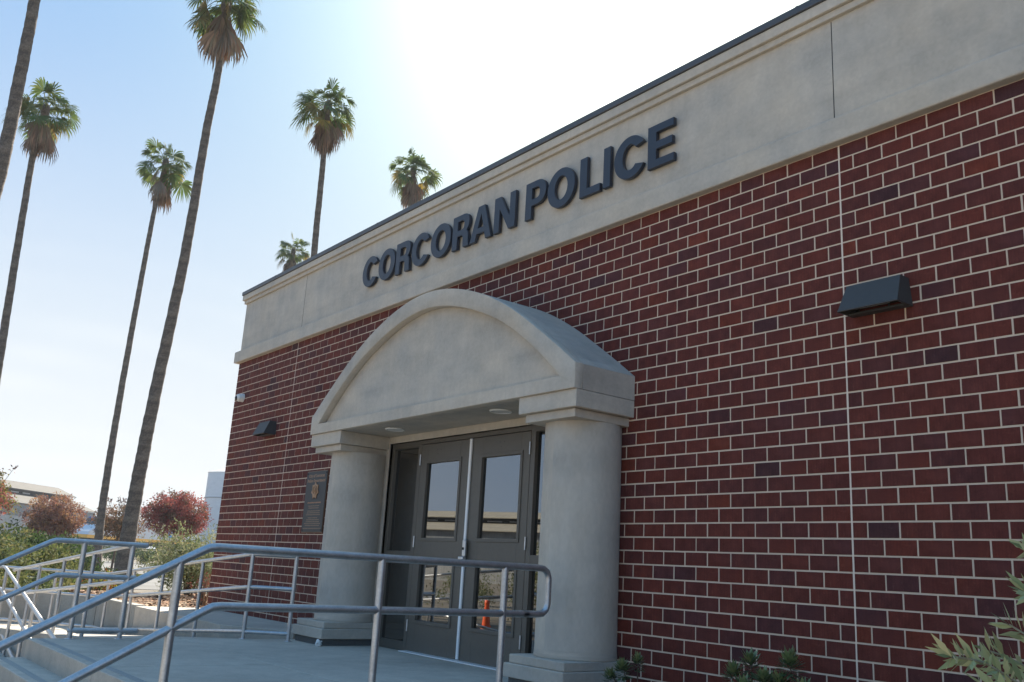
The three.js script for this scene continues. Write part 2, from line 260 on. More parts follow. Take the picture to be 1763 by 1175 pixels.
// ───────────────────────── the police building ─────────────────────────
const COURSE = 0.1016, BR = 0.20651, YB = 37 * COURSE + 0.035;   // brick top = 3.794
const BX0 = -10.592, BX1 = 7.2, BZ = -14;
const bld = thing('police_building', 'red brick police building with grey stucco frieze and arched entrance portico', 'building');
const wallTh = 0.3;
const OX0 = -5.66, OX1 = -2.60, OY = 2.15;
const wall = mesh('brick_wall', merge([
  box(BX0, OX0, -1.2, YB, -wallTh, -0.0035), box(OX1, BX1, -1.2, YB, -wallTh, -0.0035), box(OX0, OX1, OY, YB, -wallTh, -0.0035),
  box(BX0 + 0.006, BX0 + wallTh, -1.2, YB, BZ, -wallTh), box(BX1 - wallTh, BX1, -1.2, YB, BZ, -wallTh), box(BX0, BX1, -1.2, YB, BZ - wallTh, BZ)]), M.mortar, bld);
{
  const R = mulberry(2024), J = 0.0112, LJ = -40.9 * BR;
  const pal = [[0.128, 0.033, 0.024], [0.118, 0.031, 0.024], [0.136, 0.033, 0.023], [0.112, 0.032, 0.026], [0.104, 0.032, 0.028], [0.092, 0.031, 0.030], [0.070, 0.028, 0.029], [0.152, 0.035, 0.021], [0.122, 0.035, 0.028]];
  const wts = [0.24, 0.20, 0.15, 0.15, 0.10, 0.045, 0.018, 0.022, 0.075];
  const phys = (c, rough, o) => new THREE.MeshPhysicalMaterial({ color: c, roughness: rough, specularIntensity: 0.3, ...o });
  const mats = pal.map(c => phys(lin(...c.map(v => v * 1.35)), 0.72, { map: brickMap, bumpMap: brickBump, bumpScale: 0.0009 }));
  const pick = () => { let t = R(), i = 0; while (i < wts.length - 1 && t > wts[i]) t -= wts[i++]; return i; };
  // one brick face: front and four chamfers down to the mortar
  const brickGeo = (w, h, e = 0.0016) => {
    const hw = w / 2, hh = h / 2, z1 = 0, z0 = -0.010, P = [], F = [[-hw + e, -hh + e], [hw - e, -hh + e], [hw - e, hh - e], [-hw + e, hh - e]], B = [[-hw, -hh], [hw, -hh], [hw, hh], [-hw, hh]], zc = -0.0016;
    const q = (a, b, c, d) => { for (const v of [a, b, c, a, c, d]) P.push(...v); };
    q([...F[0], z1], [...F[1], z1], [...F[2], z1], [...F[3], z1]);
    for (let i = 0; i < 4; i++) { const j = (i + 1) % 4; q([...F[j], z1], [...F[i], z1], [...B[i], zc], [...B[j], zc]); q([...B[j], zc], [...B[i], zc], [...B[i], z0], [...B[j], z0]); }
    const g = new THREE.BufferGeometry(); g.setAttribute('position', new THREE.Float32BufferAttribute(P, 3)); g.computeVertexNormals(); return g;
  };
  const list = [];
  for (let k = 0; k < 46; k++) {
    const y1 = YB - k * COURSE, y = y1 - COURSE / 2, off = k % 2 ? 0.5 : 0;
    const segs = [];
    for (const [a, b, o] of [[LJ, 0, 0], [0, BX1, 0], [BX0, LJ, LJ]]) {
      const heads = [a]; for (let i = Math.ceil((a - o) / BR - off - 1e-6); ; i++) { const x = o + (i + off) * BR; if (x >= b - 1e-6) break; if (x > a + 0.02) heads.push(x); }
      heads.push(b); for (let i = 0; i < heads.length - 1; i++) { const w = heads[i + 1] - heads[i] - J; if (w > 0.012) segs.push([(heads[i] + heads[i + 1]) / 2, w]); }
    }
    for (const [x, w] of segs) {
      if (y < OY + 0.06 && x > OX0 - 0.04 && x < OX1 + 0.04) continue;
      if (y < -0.1 && x < LX1) continue;
      const e = V(x, y, 0).sub(PHOTO_POS).applyQuaternion(PHOTO_Q.clone().invert()), c = { x: e.x / -e.z * FPX / 881.5, y: e.y / -e.z * FPX / 587.5 }, d = PHOTO_POS.distanceTo(V(x, y, 0));
      const seen = Math.abs(c.x) < 0.99 && Math.abs(c.y) < 0.99 && !(x > -6.5 && x < -1.85 && y < 3.4);
      list.push({ x: x + (R() - 0.5) * 0.0016, y: y + (R() - 0.5) * 0.0014, w: w + (R() - 0.5) * 0.0016, h: COURSE - J, dz: (R() - 0.5) * 0.0014, tilt: (R() - 0.5) * 0.004, ti: (R() - 0.5) * 0.004, m: pick(), s: seen ? w * 5.157 / (d * d * d) : 0, j: 0.90 + 0.2 * R() });
    }
  }
  list.sort((a, b) => b.s - a.s);
  const cache = {};
  const gBy = (w, h, v = 0) => { const key = w.toFixed(3) + '/' + v; return cache[key] ??= (() => { const g = uvm(brickGeo(w, h)), uv = g.attributes.uv; for (let i = 0; i < uv.count; i++) uv.setXY(i, uv.getX(i) + v * 0.173, uv.getY(i) + v * 0.237); return g; })(); };
  list.slice(0, 300).forEach((b, i) => { const m = mesh('brick', gBy(b.w, b.h, i % 7), mats[b.m], wall); m.position.set(b.x, b.y, b.dz); m.rotation.set(b.ti * 0.5, b.tilt * 0.5, b.ti * 0.25); });
  const P = [], N = [], U = [], C = [];
  for (const b of list.slice(300)) {
    const g = gBy(b.w, b.h), p = g.attributes.position, n = g.attributes.normal, col = pal[b.m], ou = Math.floor(b.x * 977 % 1 * 500) / 500 + b.x, ov = b.y * 1.7;
    const mt = new THREE.Matrix4().makeRotationFromEuler(new THREE.Euler(b.ti * 0.5, b.tilt * 0.5, b.ti * 0.25)).setPosition(b.x, b.y, b.dz), v = V();
    for (let i = 0; i < p.count; i++) { v.fromBufferAttribute(p, i); U.push(v.x + ou, v.y + ov); v.applyMatrix4(mt); P.push(v.x, v.y, v.z); N.push(n.getX(i), n.getY(i), n.getZ(i)); C.push(...col.map(c => c * 1.35 * b.j)); }
  }
  const g = new THREE.BufferGeometry(); g.setAttribute('position', new THREE.Float32BufferAttribute(P, 3)); g.setAttribute('normal', new THREE.Float32BufferAttribute(N, 3)); g.setAttribute('uv', new THREE.Float32BufferAttribute(U, 2)); g.setAttribute('color', new THREE.Float32BufferAttribute(C, 3));
  const rest = mesh('bricks', g, phys(lin(1, 1, 1), 0.72, { vertexColors: true, map: brickMap, bumpMap: brickBump, bumpScale: 0.0009 }), wall); rest.userData.kind = 'stuff';
  for (const x of [0, LJ]) mesh('control_joint', box(x - 0.0065, x + 0.0065, -0.05, YB - 0.002, -0.012, -0.0012), M.caulk, wall);
}
// frieze, bands and coping: rings round the whole plan
function ring(o, y0, y1, inner, bevel = 0.006) {
  const r = (x0, x1, z0, z1) => [[x0, z0], [x1, z0], [x1, z1], [x0, z1]].map(([x, z]) => new THREE.Vector2(x, -z));
  const s = new THREE.Shape(r(BX0 - o + bevel, BX1 + o - bevel, BZ - o, o - bevel)); s.holes.push(new THREE.Path(r(BX0 + inner, BX1 - inner, BZ + inner, -inner).reverse()));
  const g = new THREE.ExtrudeGeometry(s, { depth: y1 - y0 - 2 * bevel, bevelEnabled: true, bevelSize: bevel, bevelThickness: bevel, bevelSegments: 2 });
  g.rotateX(-Math.PI / 2); g.translate(0, y0 + bevel, 0); return uvm(g);
}
mesh('frieze_band', ring(0.068, YB, YB + 0.182, 0.28, 0.012), M.stucco, bld);
const frieze = mesh('frieze', ring(0.004, YB + 0.184, 4.772, 0.27, 0.001), M.stucco, bld);
for (const x of [-8.40, -0.02]) mesh('joint', box(x - 0.003, x + 0.003, YB + 0.19, 4.765, 0.0042, 0.0052), M.dark, frieze);
mesh('cornice', ring(0.036, 4.773, 4.826, 0.26, 0.006), M.stucco, bld);
mesh('cornice', ring(0.064, 4.827, 4.915, 0.26, 0.008), M.stucco, bld);
{
  const coping = mesh('coping', ring(0.078, 4.916, 4.976, 0.29, 0.005), M.coping, bld);
  for (const x of [-9.4, -6.35, -3.3, -0.25, 2.8]) mesh('coping_seam', box(x - 0.012, x + 0.012, 4.917, 4.9768, -0.2, 0.0795, 0.0005), M.coping, coping);
}
mesh('roof', box(BX0 + 0.2, BX1 - 0.2, 4.5, 4.6, BZ + 0.2, -0.2), M.wallConc, bld);

// entrance portico
const PC = -4.13;
const portico = mesh('entrance_portico', (() => {
  const prof = [[0, 3.45], [0.3, 3.427], [0.6, 3.362], [0.9, 3.262], [1.2, 3.128], [1.5, 2.955], [1.8, 2.75], [2.0, 2.607], [2.245, 2.423]];
  const out = [...prof.map(([x, y]) => [-x, y]).reverse(), ...prof.slice(1)];
  const curve = new THREE.CatmullRomCurve3(out.map(([x, y]) => V(x, y, 0)), false, 'centripetal').getPoints(72);
  const s = new THREE.Shape([new THREE.Vector2(-2.245, 2.225), ...curve.map(p => new THREE.Vector2(p.x, p.y)), new THREE.Vector2(2.245, 2.225)]);
  const body = new THREE.ExtrudeGeometry(s, { depth: 0.585, bevelEnabled: false }); body.translate(PC, 0, -0.02);
  const inn = [[0, 3.285], [0.3, 3.258], [0.61, 3.187], [0.95, 3.07], [1.26, 2.93], [1.61, 2.71], [1.89, 2.494], [2.065, 2.336]];
  const ic = new THREE.CatmullRomCurve3([...inn.map(([x, y]) => [-x, y]).reverse(), ...inn.slice(1)].map(([x, y]) => V(x, y, 0)), false, 'centripetal').getPoints(64);
  const f = s.clone(); f.holes.push(new THREE.Path(ic.map(p => new THREE.Vector2(p.x, p.y)).reverse()));
  const front = new THREE.ExtrudeGeometry(f, { depth: 0.074, bevelEnabled: true, bevelSize: 0.005, bevelThickness: 0.005, bevelOffset: -0.005, bevelSegments: 2 }); front.translate(PC, 0, 0.571);
  return uvm(toCreasedNormals(merge([uvm(body), uvm(front)]), 0.5));
})(), M.stucco, bld);
mesh('door_surround', merge([box(OX0 - 0.14, OX0, 0, 2.222, -0.12, 0.006), box(OX1, OX1 + 0.14, 0, 2.222, -0.12, 0.006), box(OX0, OX1, OY, 2.223, -0.12, 0.006)]), M.stucco, portico);
for (const s of [-1, 1]) {
  const edge = PC + s * 2.245, cx = PC + 0.02 + s * 1.86;
  const bx = (w0, w1, y0, y1, z1, r = 0.007) => box(Math.min(edge - s * w0, edge - s * w1), Math.max(edge - s * w0, edge - s * w1), y0, y1, -0.02, z1, r);
  mesh('capital', merge([bx(0.0015, 0.70, 2.085, 2.2235, 0.626), bx(0.055, 0.655, 2.016, 2.0835, 0.585)]), M.stucco, portico);
  const col = new THREE.LatheGeometry([[0.316, 0.232], [0.322, 0.236], [0.3205, 0.26], [0.317, 0.30], [0.316, 0.9], [0.314, 1.5], [0.311, 2.0165]].map(([x, y]) => new THREE.Vector2(x, y)), 64).toNonIndexed();
  const uv = col.attributes.uv; for (let i = 0; i < uv.count; i++) uv.setXY(i, uv.getX(i) * 1.98, uv.getY(i) * 1.78 + s);
  col.translate(cx, 0, 0.205); mesh('column', col, M.stucco, portico);
  mesh('plinth', merge([box(cx - 0.318, cx + 0.318, 0.168, 0.232, -0.02, 0.6, 0.008), box(cx - 0.345, cx + 0.345, 0.066, 0.167, -0.02, 0.632, 0.008)]), M.stucco, portico);
  mesh('plinth_toe', box(cx - 0.31, cx + 0.31, 0.0, 0.064, -0.02, 0.60), std(lin(0.16, 0.16, 0.16), 0.85, { map: slabMap }), portico);
}
for (const [x, z] of [[-5.07, 0.31], [-3.21, 0.335]]) {
  const t = new THREE.TorusGeometry(0.092, 0.011, 8, 36); t.rotateX(Math.PI / 2); t.translate(x, 2.224, z);
  const d = new THREE.CylinderGeometry(0.085, 0.07, 0.012, 32); d.translate(x, 2.222, z);
  const o = mesh('recessed_light', t, M.white, portico); void o; mesh('light_lens', d, std(lin(0.6, 0.59, 0.56), 0.35), portico);
}
// storefront: frame, sidelights, doors
{
  const f = -0.03, bk = -0.11, A = [];
  const bar = (x0, x1, y0, y1, z1 = f) => A.push(box(x0, x1, y0, y1, bk, z1, 0.003));
  bar(OX0 + 0.002, OX0 + 0.058, 0.002, OY - 0.002); bar(OX1 - 0.058, OX1 - 0.002, 0.002, OY - 0.002);
  bar(OX0 + 0.058, OX1 - 0.058, 2.105, OY - 0.002);
  bar(-5.115, -5.052, 0.002, 2.105); bar(-3.208, -3.145, 0.002, 2.105);
  for (const [x0, x1] of [[OX0 + 0.058, -5.115], [-3.145, OX1 - 0.058]]) { bar(x0, x1, 0.862, 0.992); bar(x0, x1, 0.002, 0.09); bar(x0, x1, 2.085, 2.105); }
  const frame = mesh('door_frame', merge(A), M.doorPaint, bld);
  for (const [x0, x1] of [[OX0 + 0.058, -5.115], [-3.145, OX1 - 0.058]]) for (const [y0, y1] of [[0.09, 0.862], [0.992, 2.085]]) mesh('pane', box(x0, x1, y0, y1, -0.073, -0.067), M.glass, frame);
  for (const s of [-1, 1]) {
    const x0 = s < 0 ? -5.047 : PC + 0.006, x1 = s < 0 ? PC - 0.006 : -3.213, st = s < 0 ? [-4.915, -4.322] : [-3.938, -3.345], B = [];
    const pl = (a, b, c, d) => B.push(box(a, b, c, d, -0.075, f, 0.0025));
    pl(x0, st[0], 0.014, 2.098); pl(st[1], x1, 0.014, 2.098); pl(st[0], st[1], 1.897, 2.098); pl(st[0], st[1], 0.862, 1.13); pl(st[0], st[1], 0.014, 0.315);
    const door = mesh('door', merge(B), M.doorPaint, bld);
    for (const [y0, y1] of [[0.315, 0.862], [1.13, 1.897]]) {
      mesh('pane', box(st[0], st[1], y0, y1, -0.058, -0.052), M.glass, door);
      const w = 0.034, z0 = f - 0.004, z1 = f + 0.009;
      mesh('glazing_bead', merge([box(st[0] - w, st[1] + w, y1, y1 + w, z0, z1, 0.004), box(st[0] - w, st[1] + w, y0 - w, y0, z0, z1, 0.004), box(st[0] - w, st[0], y0, y1, z0, z1, 0.004), box(st[1], st[1] + w, y0, y1, z0, z1, 0.004)]), M.doorPaint, door);
    }
    const hx = s < 0 ? x0 - 0.003 : x1 + 0.003;
    for (const y of [0.255, 1.09, 1.94]) mesh('hinge', merge([cyl(V(hx, y - 0.057, f + 0.008), V(hx, y + 0.057, f + 0.008), 0.0075, 0.0075, 10), cyl(V(hx, y - 0.018, f + 0.008), V(hx, y + 0.018, f + 0.008), 0.0085, 0.0085, 10)]), M.alu, door);
    if (s > 0) {
      mesh('astragal', box(PC - 0.017, PC + 0.017, 0.02, 2.096, f + 0.001, f + 0.018, 0.004), std(lin(0.85, 0.84, 0.82), 0.5), door);
      mesh('lock_plate', merge([box(PC + 0.005, PC + 0.055, 0.955, 1.115, f + 0.016, f + 0.045, 0.012), box(PC - 0.03, PC + 0.05, 0.925, 0.955, f + 0.016, f + 0.06, 0.008)]), M.alu, door);
      mesh('lock_cylinder', cyl(V(PC + 0.03, 1.03, f + 0.04), V(PC + 0.03, 1.03, f + 0.052), 0.013, 0.013, 16), M.dark, door);
    }
    for (const [dx, dy] of [[0.2, 2.03], [0.27, 2.03], [0.22, 1.985]]) mesh('screw_hole', (() => { const x = s < 0 ? x0 + dx + 0.1 : x0 + dx + 0.25; const g = new THREE.CircleGeometry(0.005, 10); g.translate(x, dy, f + 0.0006); return g; })(), M.dark, door);
  }
  mesh('threshold', box(-5.05, -3.21, 0.001, 0.0135, -0.10, 0.06, 0.004), std(lin(0.75, 0.75, 0.74), 0.5, { metalness: 0.3 }), bld);
  // dark lobby behind the glass
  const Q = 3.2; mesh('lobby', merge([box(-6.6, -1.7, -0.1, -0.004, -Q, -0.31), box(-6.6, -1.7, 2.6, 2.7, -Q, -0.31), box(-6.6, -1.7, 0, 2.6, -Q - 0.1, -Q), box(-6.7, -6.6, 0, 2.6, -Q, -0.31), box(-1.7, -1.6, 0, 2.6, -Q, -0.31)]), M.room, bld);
}

// ───────────────────────── things on the wall ─────────────────────────
{
  const sign = thing('building_sign', 'navy raised letters reading CORCORAN POLICE on the stucco frieze', 'sign');
  const H = 0.381, T = 0.09, B = 0.064, poly = p => new THREE.Shape(p.map(a => new THREE.Vector2(...a)));
  const ell = (cx, cy, rx, ry, a0, a1, n) => Array.from({ length: n + 1 }, (_, i) => { const a = lerp(a0, a1, i / n); return new THREE.Vector2(cx + rx * Math.cos(a), cy + ry * Math.sin(a)); });
  const bez = (s, ...c) => s.bezierCurveTo(...c);
  const glyph = {
    O: W => { const s = new THREE.Shape(ell(W / 2, H / 2, W / 2, H / 2 + 0.005, 0, 6.2832, 48)); s.holes.push(new THREE.Path(ell(W / 2, H / 2, W / 2 - 0.098, H / 2 - 0.068, 6.2832, 0, 40))); return s; },
    C: W => new THREE.Shape([...ell(W * 0.52, H / 2, W * 0.52, H / 2 + 0.005, 0.55, 5.73, 44), ...ell(W * 0.52, H / 2, W * 0.52 - 0.098, H / 2 - 0.068, 5.55, 0.73, 36)]),
    I: W => poly([[0, 0], [W, 0], [W, H], [0, H]]),
    L: W => poly([[0, 0], [W, 0], [W, B + 0.004], [T, B + 0.004], [T, H], [0, H]]),
    E: W => poly([[0, 0], [W, 0], [W, B], [T, B], [T, 0.163], [W * 0.93, 0.163], [W * 0.93, 0.163 + B], [T, 0.163 + B], [T, H - B], [W * 0.98, H - B], [W * 0.98, H], [0, H]]),
    N: W => poly([[0, 0], [T - 0.004, 0], [T - 0.004, H * 0.66], [W - T - 0.008, 0], [W, 0], [W, H], [W - T + 0.004, H], [W - T + 0.004, H * 0.34], [T + 0.008, H], [0, H]]),
    A: W => { const s = poly([[0, 0], [0.092, 0], [0.092 + (W * 0.5 - 0.092) * 0.26, 0.078], [W - 0.092 - (W * 0.5 - 0.092) * 0.26, 0.078], [W - 0.092, 0], [W, 0], [W * 0.645, H], [W * 0.355, H]]); const k = t => 0.092 + (W * 0.5 - 0.092) * t; s.holes.push(new THREE.Path([[k(0.44), 0.138], [W - k(0.44), 0.138], [W * 0.5, 0.300]].reverse().map(a => new THREE.Vector2(...a)))); return s; },
    P: W => { const s = new THREE.Shape(); s.moveTo(0, 0); s.lineTo(T, 0); s.lineTo(T, 0.132); s.lineTo(W * 0.55, 0.132); bez(s, W * 0.86, 0.132, W, 0.19, W, 0.256); bez(s, W, 0.325, W * 0.86, H, W * 0.55, H); s.lineTo(0, H); s.closePath(); const h = new THREE.Path(); h.moveTo(T, H - B); h.lineTo(W * 0.5, H - B); h.bezierCurveTo(W * 0.66, H - B, W - T, H - B - 0.02, W - T, 0.256); h.bezierCurveTo(W - T, 0.21, W * 0.66, 0.196, W * 0.5, 0.196); h.lineTo(T, 0.196); h.closePath(); s.holes.push(h); return s; },
    R: W => { const s = new THREE.Shape(); s.moveTo(0, 0); s.lineTo(T, 0); s.lineTo(T, 0.145); s.lineTo(W * 0.50, 0.145); bez(s, W * 0.63, 0.145, W * 0.65, 0.125, W * 0.655, 0.09); bez(s, W * 0.66, 0.05, W * 0.655, 0.02, W * 0.69, 0); s.lineTo(W, 0); s.lineTo(W, 0.012); bez(s, W * 0.955, 0.03, W * 0.965, 0.07, W * 0.955, 0.105); bez(s, W * 0.945, 0.15, W * 0.90, 0.172, W * 0.83, 0.184); bez(s, W * 0.93, 0.205, W * 0.985, 0.24, W * 0.985, 0.282); bez(s, W * 0.985, 0.34, W * 0.90, H, W * 0.58, H); s.lineTo(0, H); s.closePath(); const h = new THREE.Path(); h.moveTo(T, H - B); h.lineTo(W * 0.52, H - B); h.bezierCurveTo(W * 0.66, H - B, W * 0.70, H - B - 0.02, W * 0.70, 0.265); h.bezierCurveTo(W * 0.70, 0.22, W * 0.66, 0.208, W * 0.52, 0.208); h.lineTo(T, 0.208); h.closePath(); s.holes.push(h); return s; },
  };
  const L = [['C', -6.583, -6.222], ['O', -6.19, -5.805], ['R', -5.784, -5.468], ['C', -5.436, -5.065], ['O', -5.032, -4.635], ['R', -4.602, -4.292], ['A', -4.270, -3.898], ['N', -3.855, -3.508], ['P', -3.346, -3.039], ['O', -3.015, -2.627], ['L', -2.56, -2.292], ['I', -2.251, -2.165], ['C', -2.117, -1.751], ['E', -1.716, -1.424]];
  const zf = 0.056, q = (5.157 - zf) / (5.157 - 0.085);
  for (const [ch, a, b] of L) {
    const x0 = 3.176 + (a - 3.176) * q, x1 = 3.176 + (b - 3.176) * q;
    const g = new THREE.ExtrudeGeometry(glyph[ch](x1 - x0 - 0.006), { depth: 0.032, curveSegments: 12, bevelEnabled: true, bevelSize: 0.003, bevelThickness: 0.003, bevelSegments: 2 });
    g.translate(x0 + 0.003, 4.172, zf - 0.035); mesh('letter', uvm(g), M.navy, sign);
  }
}
function wallLamp(x, y, label) {
  const g = thing('wall_lamp', label, 'wall lamp', [x, y, 0.0], 'wedge lamps on the brick wall');
  const W = 0.2, T = 0.182, D = 0.178, Dt = 0.098, H = 0.188, t = 0.008;
  const hull = (W, T, D, Dt, H, y0) => { // wedge: bottom rectangle W x D, top T x Dt
    const b = [[-W, y0, 0], [W, y0, 0], [W, y0, D], [-W, y0, D]], u = [[-T, H, 0], [T, H, 0], [T, H, Dt], [-T, H, Dt]]; return [b, u];
  };
  const [b, u] = hull(W, T, D, Dt, H, 0.012), P = [], q = (a, b, c, d) => { for (const v of [a, b, c, a, c, d]) P.push(...v); };
  q(u[0], u[3], u[2], u[1]); for (let i = 0; i < 4; i++) { const j = (i + 1) % 4; q(b[i], u[i], u[j], b[j]); }
  const [bi, ui] = hull(W - t, T - t, D - t, Dt - t, 0.05, 0.0121); // recessed underside
  q(bi[0], bi[1], b[1], b[0]); q(bi[1], bi[2], b[2], b[1]); q(bi[2], bi[3], b[3], b[2]); q(bi[3], bi[0], b[0], b[3]);
  for (let i = 0; i < 4; i++) { const j = (i + 1) % 4; q(bi[j], ui[j], ui[i], bi[i]); } q(ui[0], ui[1], ui[2], ui[3]);
  const geo = new THREE.BufferGeometry(); geo.setAttribute('position', new THREE.Float32BufferAttribute(P, 3)); geo.computeVertexNormals();
  mesh('housing', uvm(geo), M.lampBody, g);
  mesh('door_frame', merge([box(-W - 0.004, W + 0.004, 0, 0.0115, D - 0.012, D + 0.004, 0.003), box(-W - 0.004, -W + 0.012, 0, 0.0115, 0.004, D - 0.013, 0.003), box(W - 0.012, W + 0.004, 0, 0.0115, 0.004, D - 0.013, 0.003), box(-W + 0.013, W - 0.013, 0, 0.0115, 0.004, 0.075, 0.003)]), M.lampBody, g);
  mesh('lens', box(-0.10, 0.10, 0.024, 0.036, 0.085, 0.150, 0.004), M.lampLens, g);
}
wallLamp(0.265, 2.548, 'dark grey wedge wall lamp on plain brick, no plaque or camera near it');
wallLamp(-9.05, 2.518, 'dark grey wedge wall lamp between the security camera and the bronze plaque');
{
  const g = thing('security_camera', 'small white dome security camera high on the brick wall corner', 'security camera', [-10.24, 3.2, 0.0]);
  const base = new THREE.CylinderGeometry(0.062, 0.066, 0.05, 28); base.rotateX(Math.PI / 2); base.translate(0, 0, 0.025); mesh('base', base, M.white, g);
  const dome = new THREE.SphereGeometry(0.06, 28, 16); dome.scale(1, 1, 0.9); dome.translate(-0.002, -0.006, 0.062); mesh('shell', dome, M.white, g);
  const lens = new THREE.SphereGeometry(0.041, 20, 14); lens.translate(-0.004, -0.014, 0.088); mesh('lens', lens, std(lin(0.012, 0.012, 0.014), 0.12), g);
}
{
  const cv = document.createElement('canvas'); cv.width = 512; cv.height = 704; const c = cv.getContext('2d');
  c.fillStyle = '#2b2d30'; c.fillRect(0, 0, 512, 704);
  const R = mulberry(9); for (let i = 0; i < 9000; i++) { c.fillStyle = R() < 0.5 ? 'rgba(60,62,66,.35)' : 'rgba(20,21,23,.35)'; c.fillRect(R() * 512, R() * 704, 2, 2); }
  c.fillStyle = '#a87a55'; c.textAlign = 'center'; c.font = 'bold 48px serif'; c.fillText('City of Corcoran', 256, 66); c.fillText('Police Department', 256, 124);
  const line = (y, w, h) => { let x = 256 - w / 2; while (x < 256 + w / 2) { const l = 6 + R() * 12; c.fillRect(x, y - h + R() * 2, l, h); x += l + 5; } };   // worn, illegible small print
  c.fillStyle = '#a5734c'; line(372, 330, 15); c.fillStyle = '#8a6c52'; [[408, 270], [432, 250], [466, 300], [488, 320], [510, 350], [546, 240], [568, 310], [590, 320], [612, 400], [634, 350], [668, 440]].forEach(([y, w]) => line(y, w, 10));
  const t = new THREE.CanvasTexture(cv); t.colorSpace = THREE.SRGBColorSpace;
  const g = thing('bronze_plaque', 'dark bronze dedication plaque on the brick beside the portico column', 'plaque', [-7.375, 1.555, 0.0]);
  mesh('rim', box(-0.285, 0.285, -0.382, 0.382, 0.001, 0.016, 0.003), std(lin(0.17, 0.10, 0.06), 0.45, { metalness: 0.4 }), g);
  const pl = box(-0.278, 0.278, -0.373, 0.373, 0.004, 0.021, 0.003), p = pl.attributes.position, uv = pl.attributes.uv; for (let i = 0; i < p.count; i++) uv.setXY(i, (p.getX(i) + 0.278) / 0.556, (p.getY(i) + 0.373) / 0.746);
  mesh('plate', pl, std(lin(1, 1, 1), 0.5, { map: t, metalness: 0.15 }), g);
  const star = []; for (let i = 0; i < 14; i++) { const a = i / 14 * 6.2832 + Math.PI / 2, r = i % 2 ? 0.072 : 0.098; star.push(new THREE.Vector2(Math.cos(a) * r, Math.sin(a) * r * 1.08)); }
  const sg = new THREE.ExtrudeGeometry(new THREE.Shape(star), { depth: 0.004, bevelEnabled: true, bevelSize: 0.004, bevelThickness: 0.003, bevelSegments: 1 }); sg.translate(0, 0.135, 0.022);
  const tor = new THREE.TorusGeometry(0.05, 0.006, 8, 28); tor.translate(0, 0.14, 0.03); const dsk = new THREE.SphereGeometry(0.03, 16, 10); dsk.scale(0.7, 1, 0.3); dsk.translate(0, 0.142, 0.03);
  mesh('emblem', uvm(merge([sg, tor, dsk])), M.copper, g);
  for (const [x, y] of [[-0.255, 0.35], [0.255, 0.35], [-0.255, -0.35], [0.255, -0.35]]) { const s = new THREE.SphereGeometry(0.011, 12, 8); s.scale(1, 1, 0.5); s.translate(x, y, 0.021); mesh('rosette', s, M.dark, g); }
}

{ // crumpled paper left at the plinth corner
  const R = mulberry(55), g = new THREE.IcosahedronGeometry(0.035, 2), p = g.attributes.position, seen = {}; for (let i = 0; i < p.count; i++) { const k = [p.getX(i), p.getY(i), p.getZ(i)].map(v => v.toFixed(3)).join(); const f = seen[k] ??= 0.55 + 0.6 * R(); p.setXYZ(i, p.getX(i) * f, p.getY(i) * f * 1.25, p.getZ(i) * f); }
  g.computeVertexNormals(); const m = mesh('paper_scrap', g, M.white); m.position.set(-5.60, 0.03, 0.665); tag(m, 'crumpled white paper scrap at the corner of a column plinth', 'paper');
}

// ───────────────────────── galvanised handrails ─────────────────────────
const PR = 0.0242, PR2 = 0.0213;
function flange(x, y, z) { const f = new THREE.CylinderGeometry(0.04, 0.042, 0.005, 20); f.translate(x, y + 0.0025, z); return f; }
function railing(label, rails, posts, group) {
  const g = thing('handrail', label, 'handrail', [0, 0, 0], group);
  for (const [name, pts, r, bend] of rails) mesh(name, pipe(pts, r ?? PR, bend ?? 0.09), M.galv, g);
  for (const [x, y0, y1, z, r] of posts) { const pg = cyl(V(x, y0, z), V(x, y1, z), r ?? PR, r ?? PR, 16); const uv = pg.attributes.uv; for (let i = 0; i < uv.count; i++) uv.setXY(i, uv.getY(i) * (y1 - y0) + x, uv.getX(i) * 0.15); const p = mesh('post', pg, M.galv, g); mesh('base_flange', flange(x, y0, z), M.galv, p); }
  return g;
}
{ // right side of the steps: level over the landing with a looped end, sloping down with the flight
  const x = -2.0, h = 0.877, m = 0.556, sl = 0.549, zb = 3.24, ze = 4.62;
  const top = [[x, m, 0.95], [x, m, 0.722], [x, h, 0.722], [x, h, zb, 0.03], [x, h - sl * (ze - zb), ze, 0.03], [x, h - sl * (ze - zb), ze + 0.32]];
  railing('galvanised pipe handrail with looped end, running from the right portico column down the steps', [
    ['top_rail', top, PR, 0.085], ['mid_rail', [[x, m, 0.9], [x, m, zb - 0.06], [x, m - sl * (ze - zb), ze - 0.06]], PR, 0.03]],
    [[x, 0.0, h - 0.01, 1.125], [x, 0.0, h - 0.01, 2.12], [x, -0.166, h - sl * (3.40 - zb), 3.40], [x, -0.664, h - sl * (4.25 - zb), 4.25]]);
}
{ // left side of the steps
  const x = -6.37, h = 0.888, m = 0.572, sl = 0.56, zb = 3.12, ze = 4.5;
  railing('galvanised pipe handrail on the ramp side of the steps, with a low toe bar', [
    ['top_rail', [[x, h, 2.27], [x, h, zb], [x, h - sl * (ze - zb), ze]], PR, 0.03], ['mid_rail', [[x, m, 2.34], [x, m, zb - 0.06], [x, m - sl * (ze - zb), ze - 0.04]], PR, 0.03],
    ['toe_bar', [[x, 0.075, 2.25], [x, 0.075, 2.86]], PR]],
    [[x, 0.0, h, 2.85], [x, 0, h, 2.40], [x, -0.498, h - sl * (4.0 - zb), 4.0]]);
}
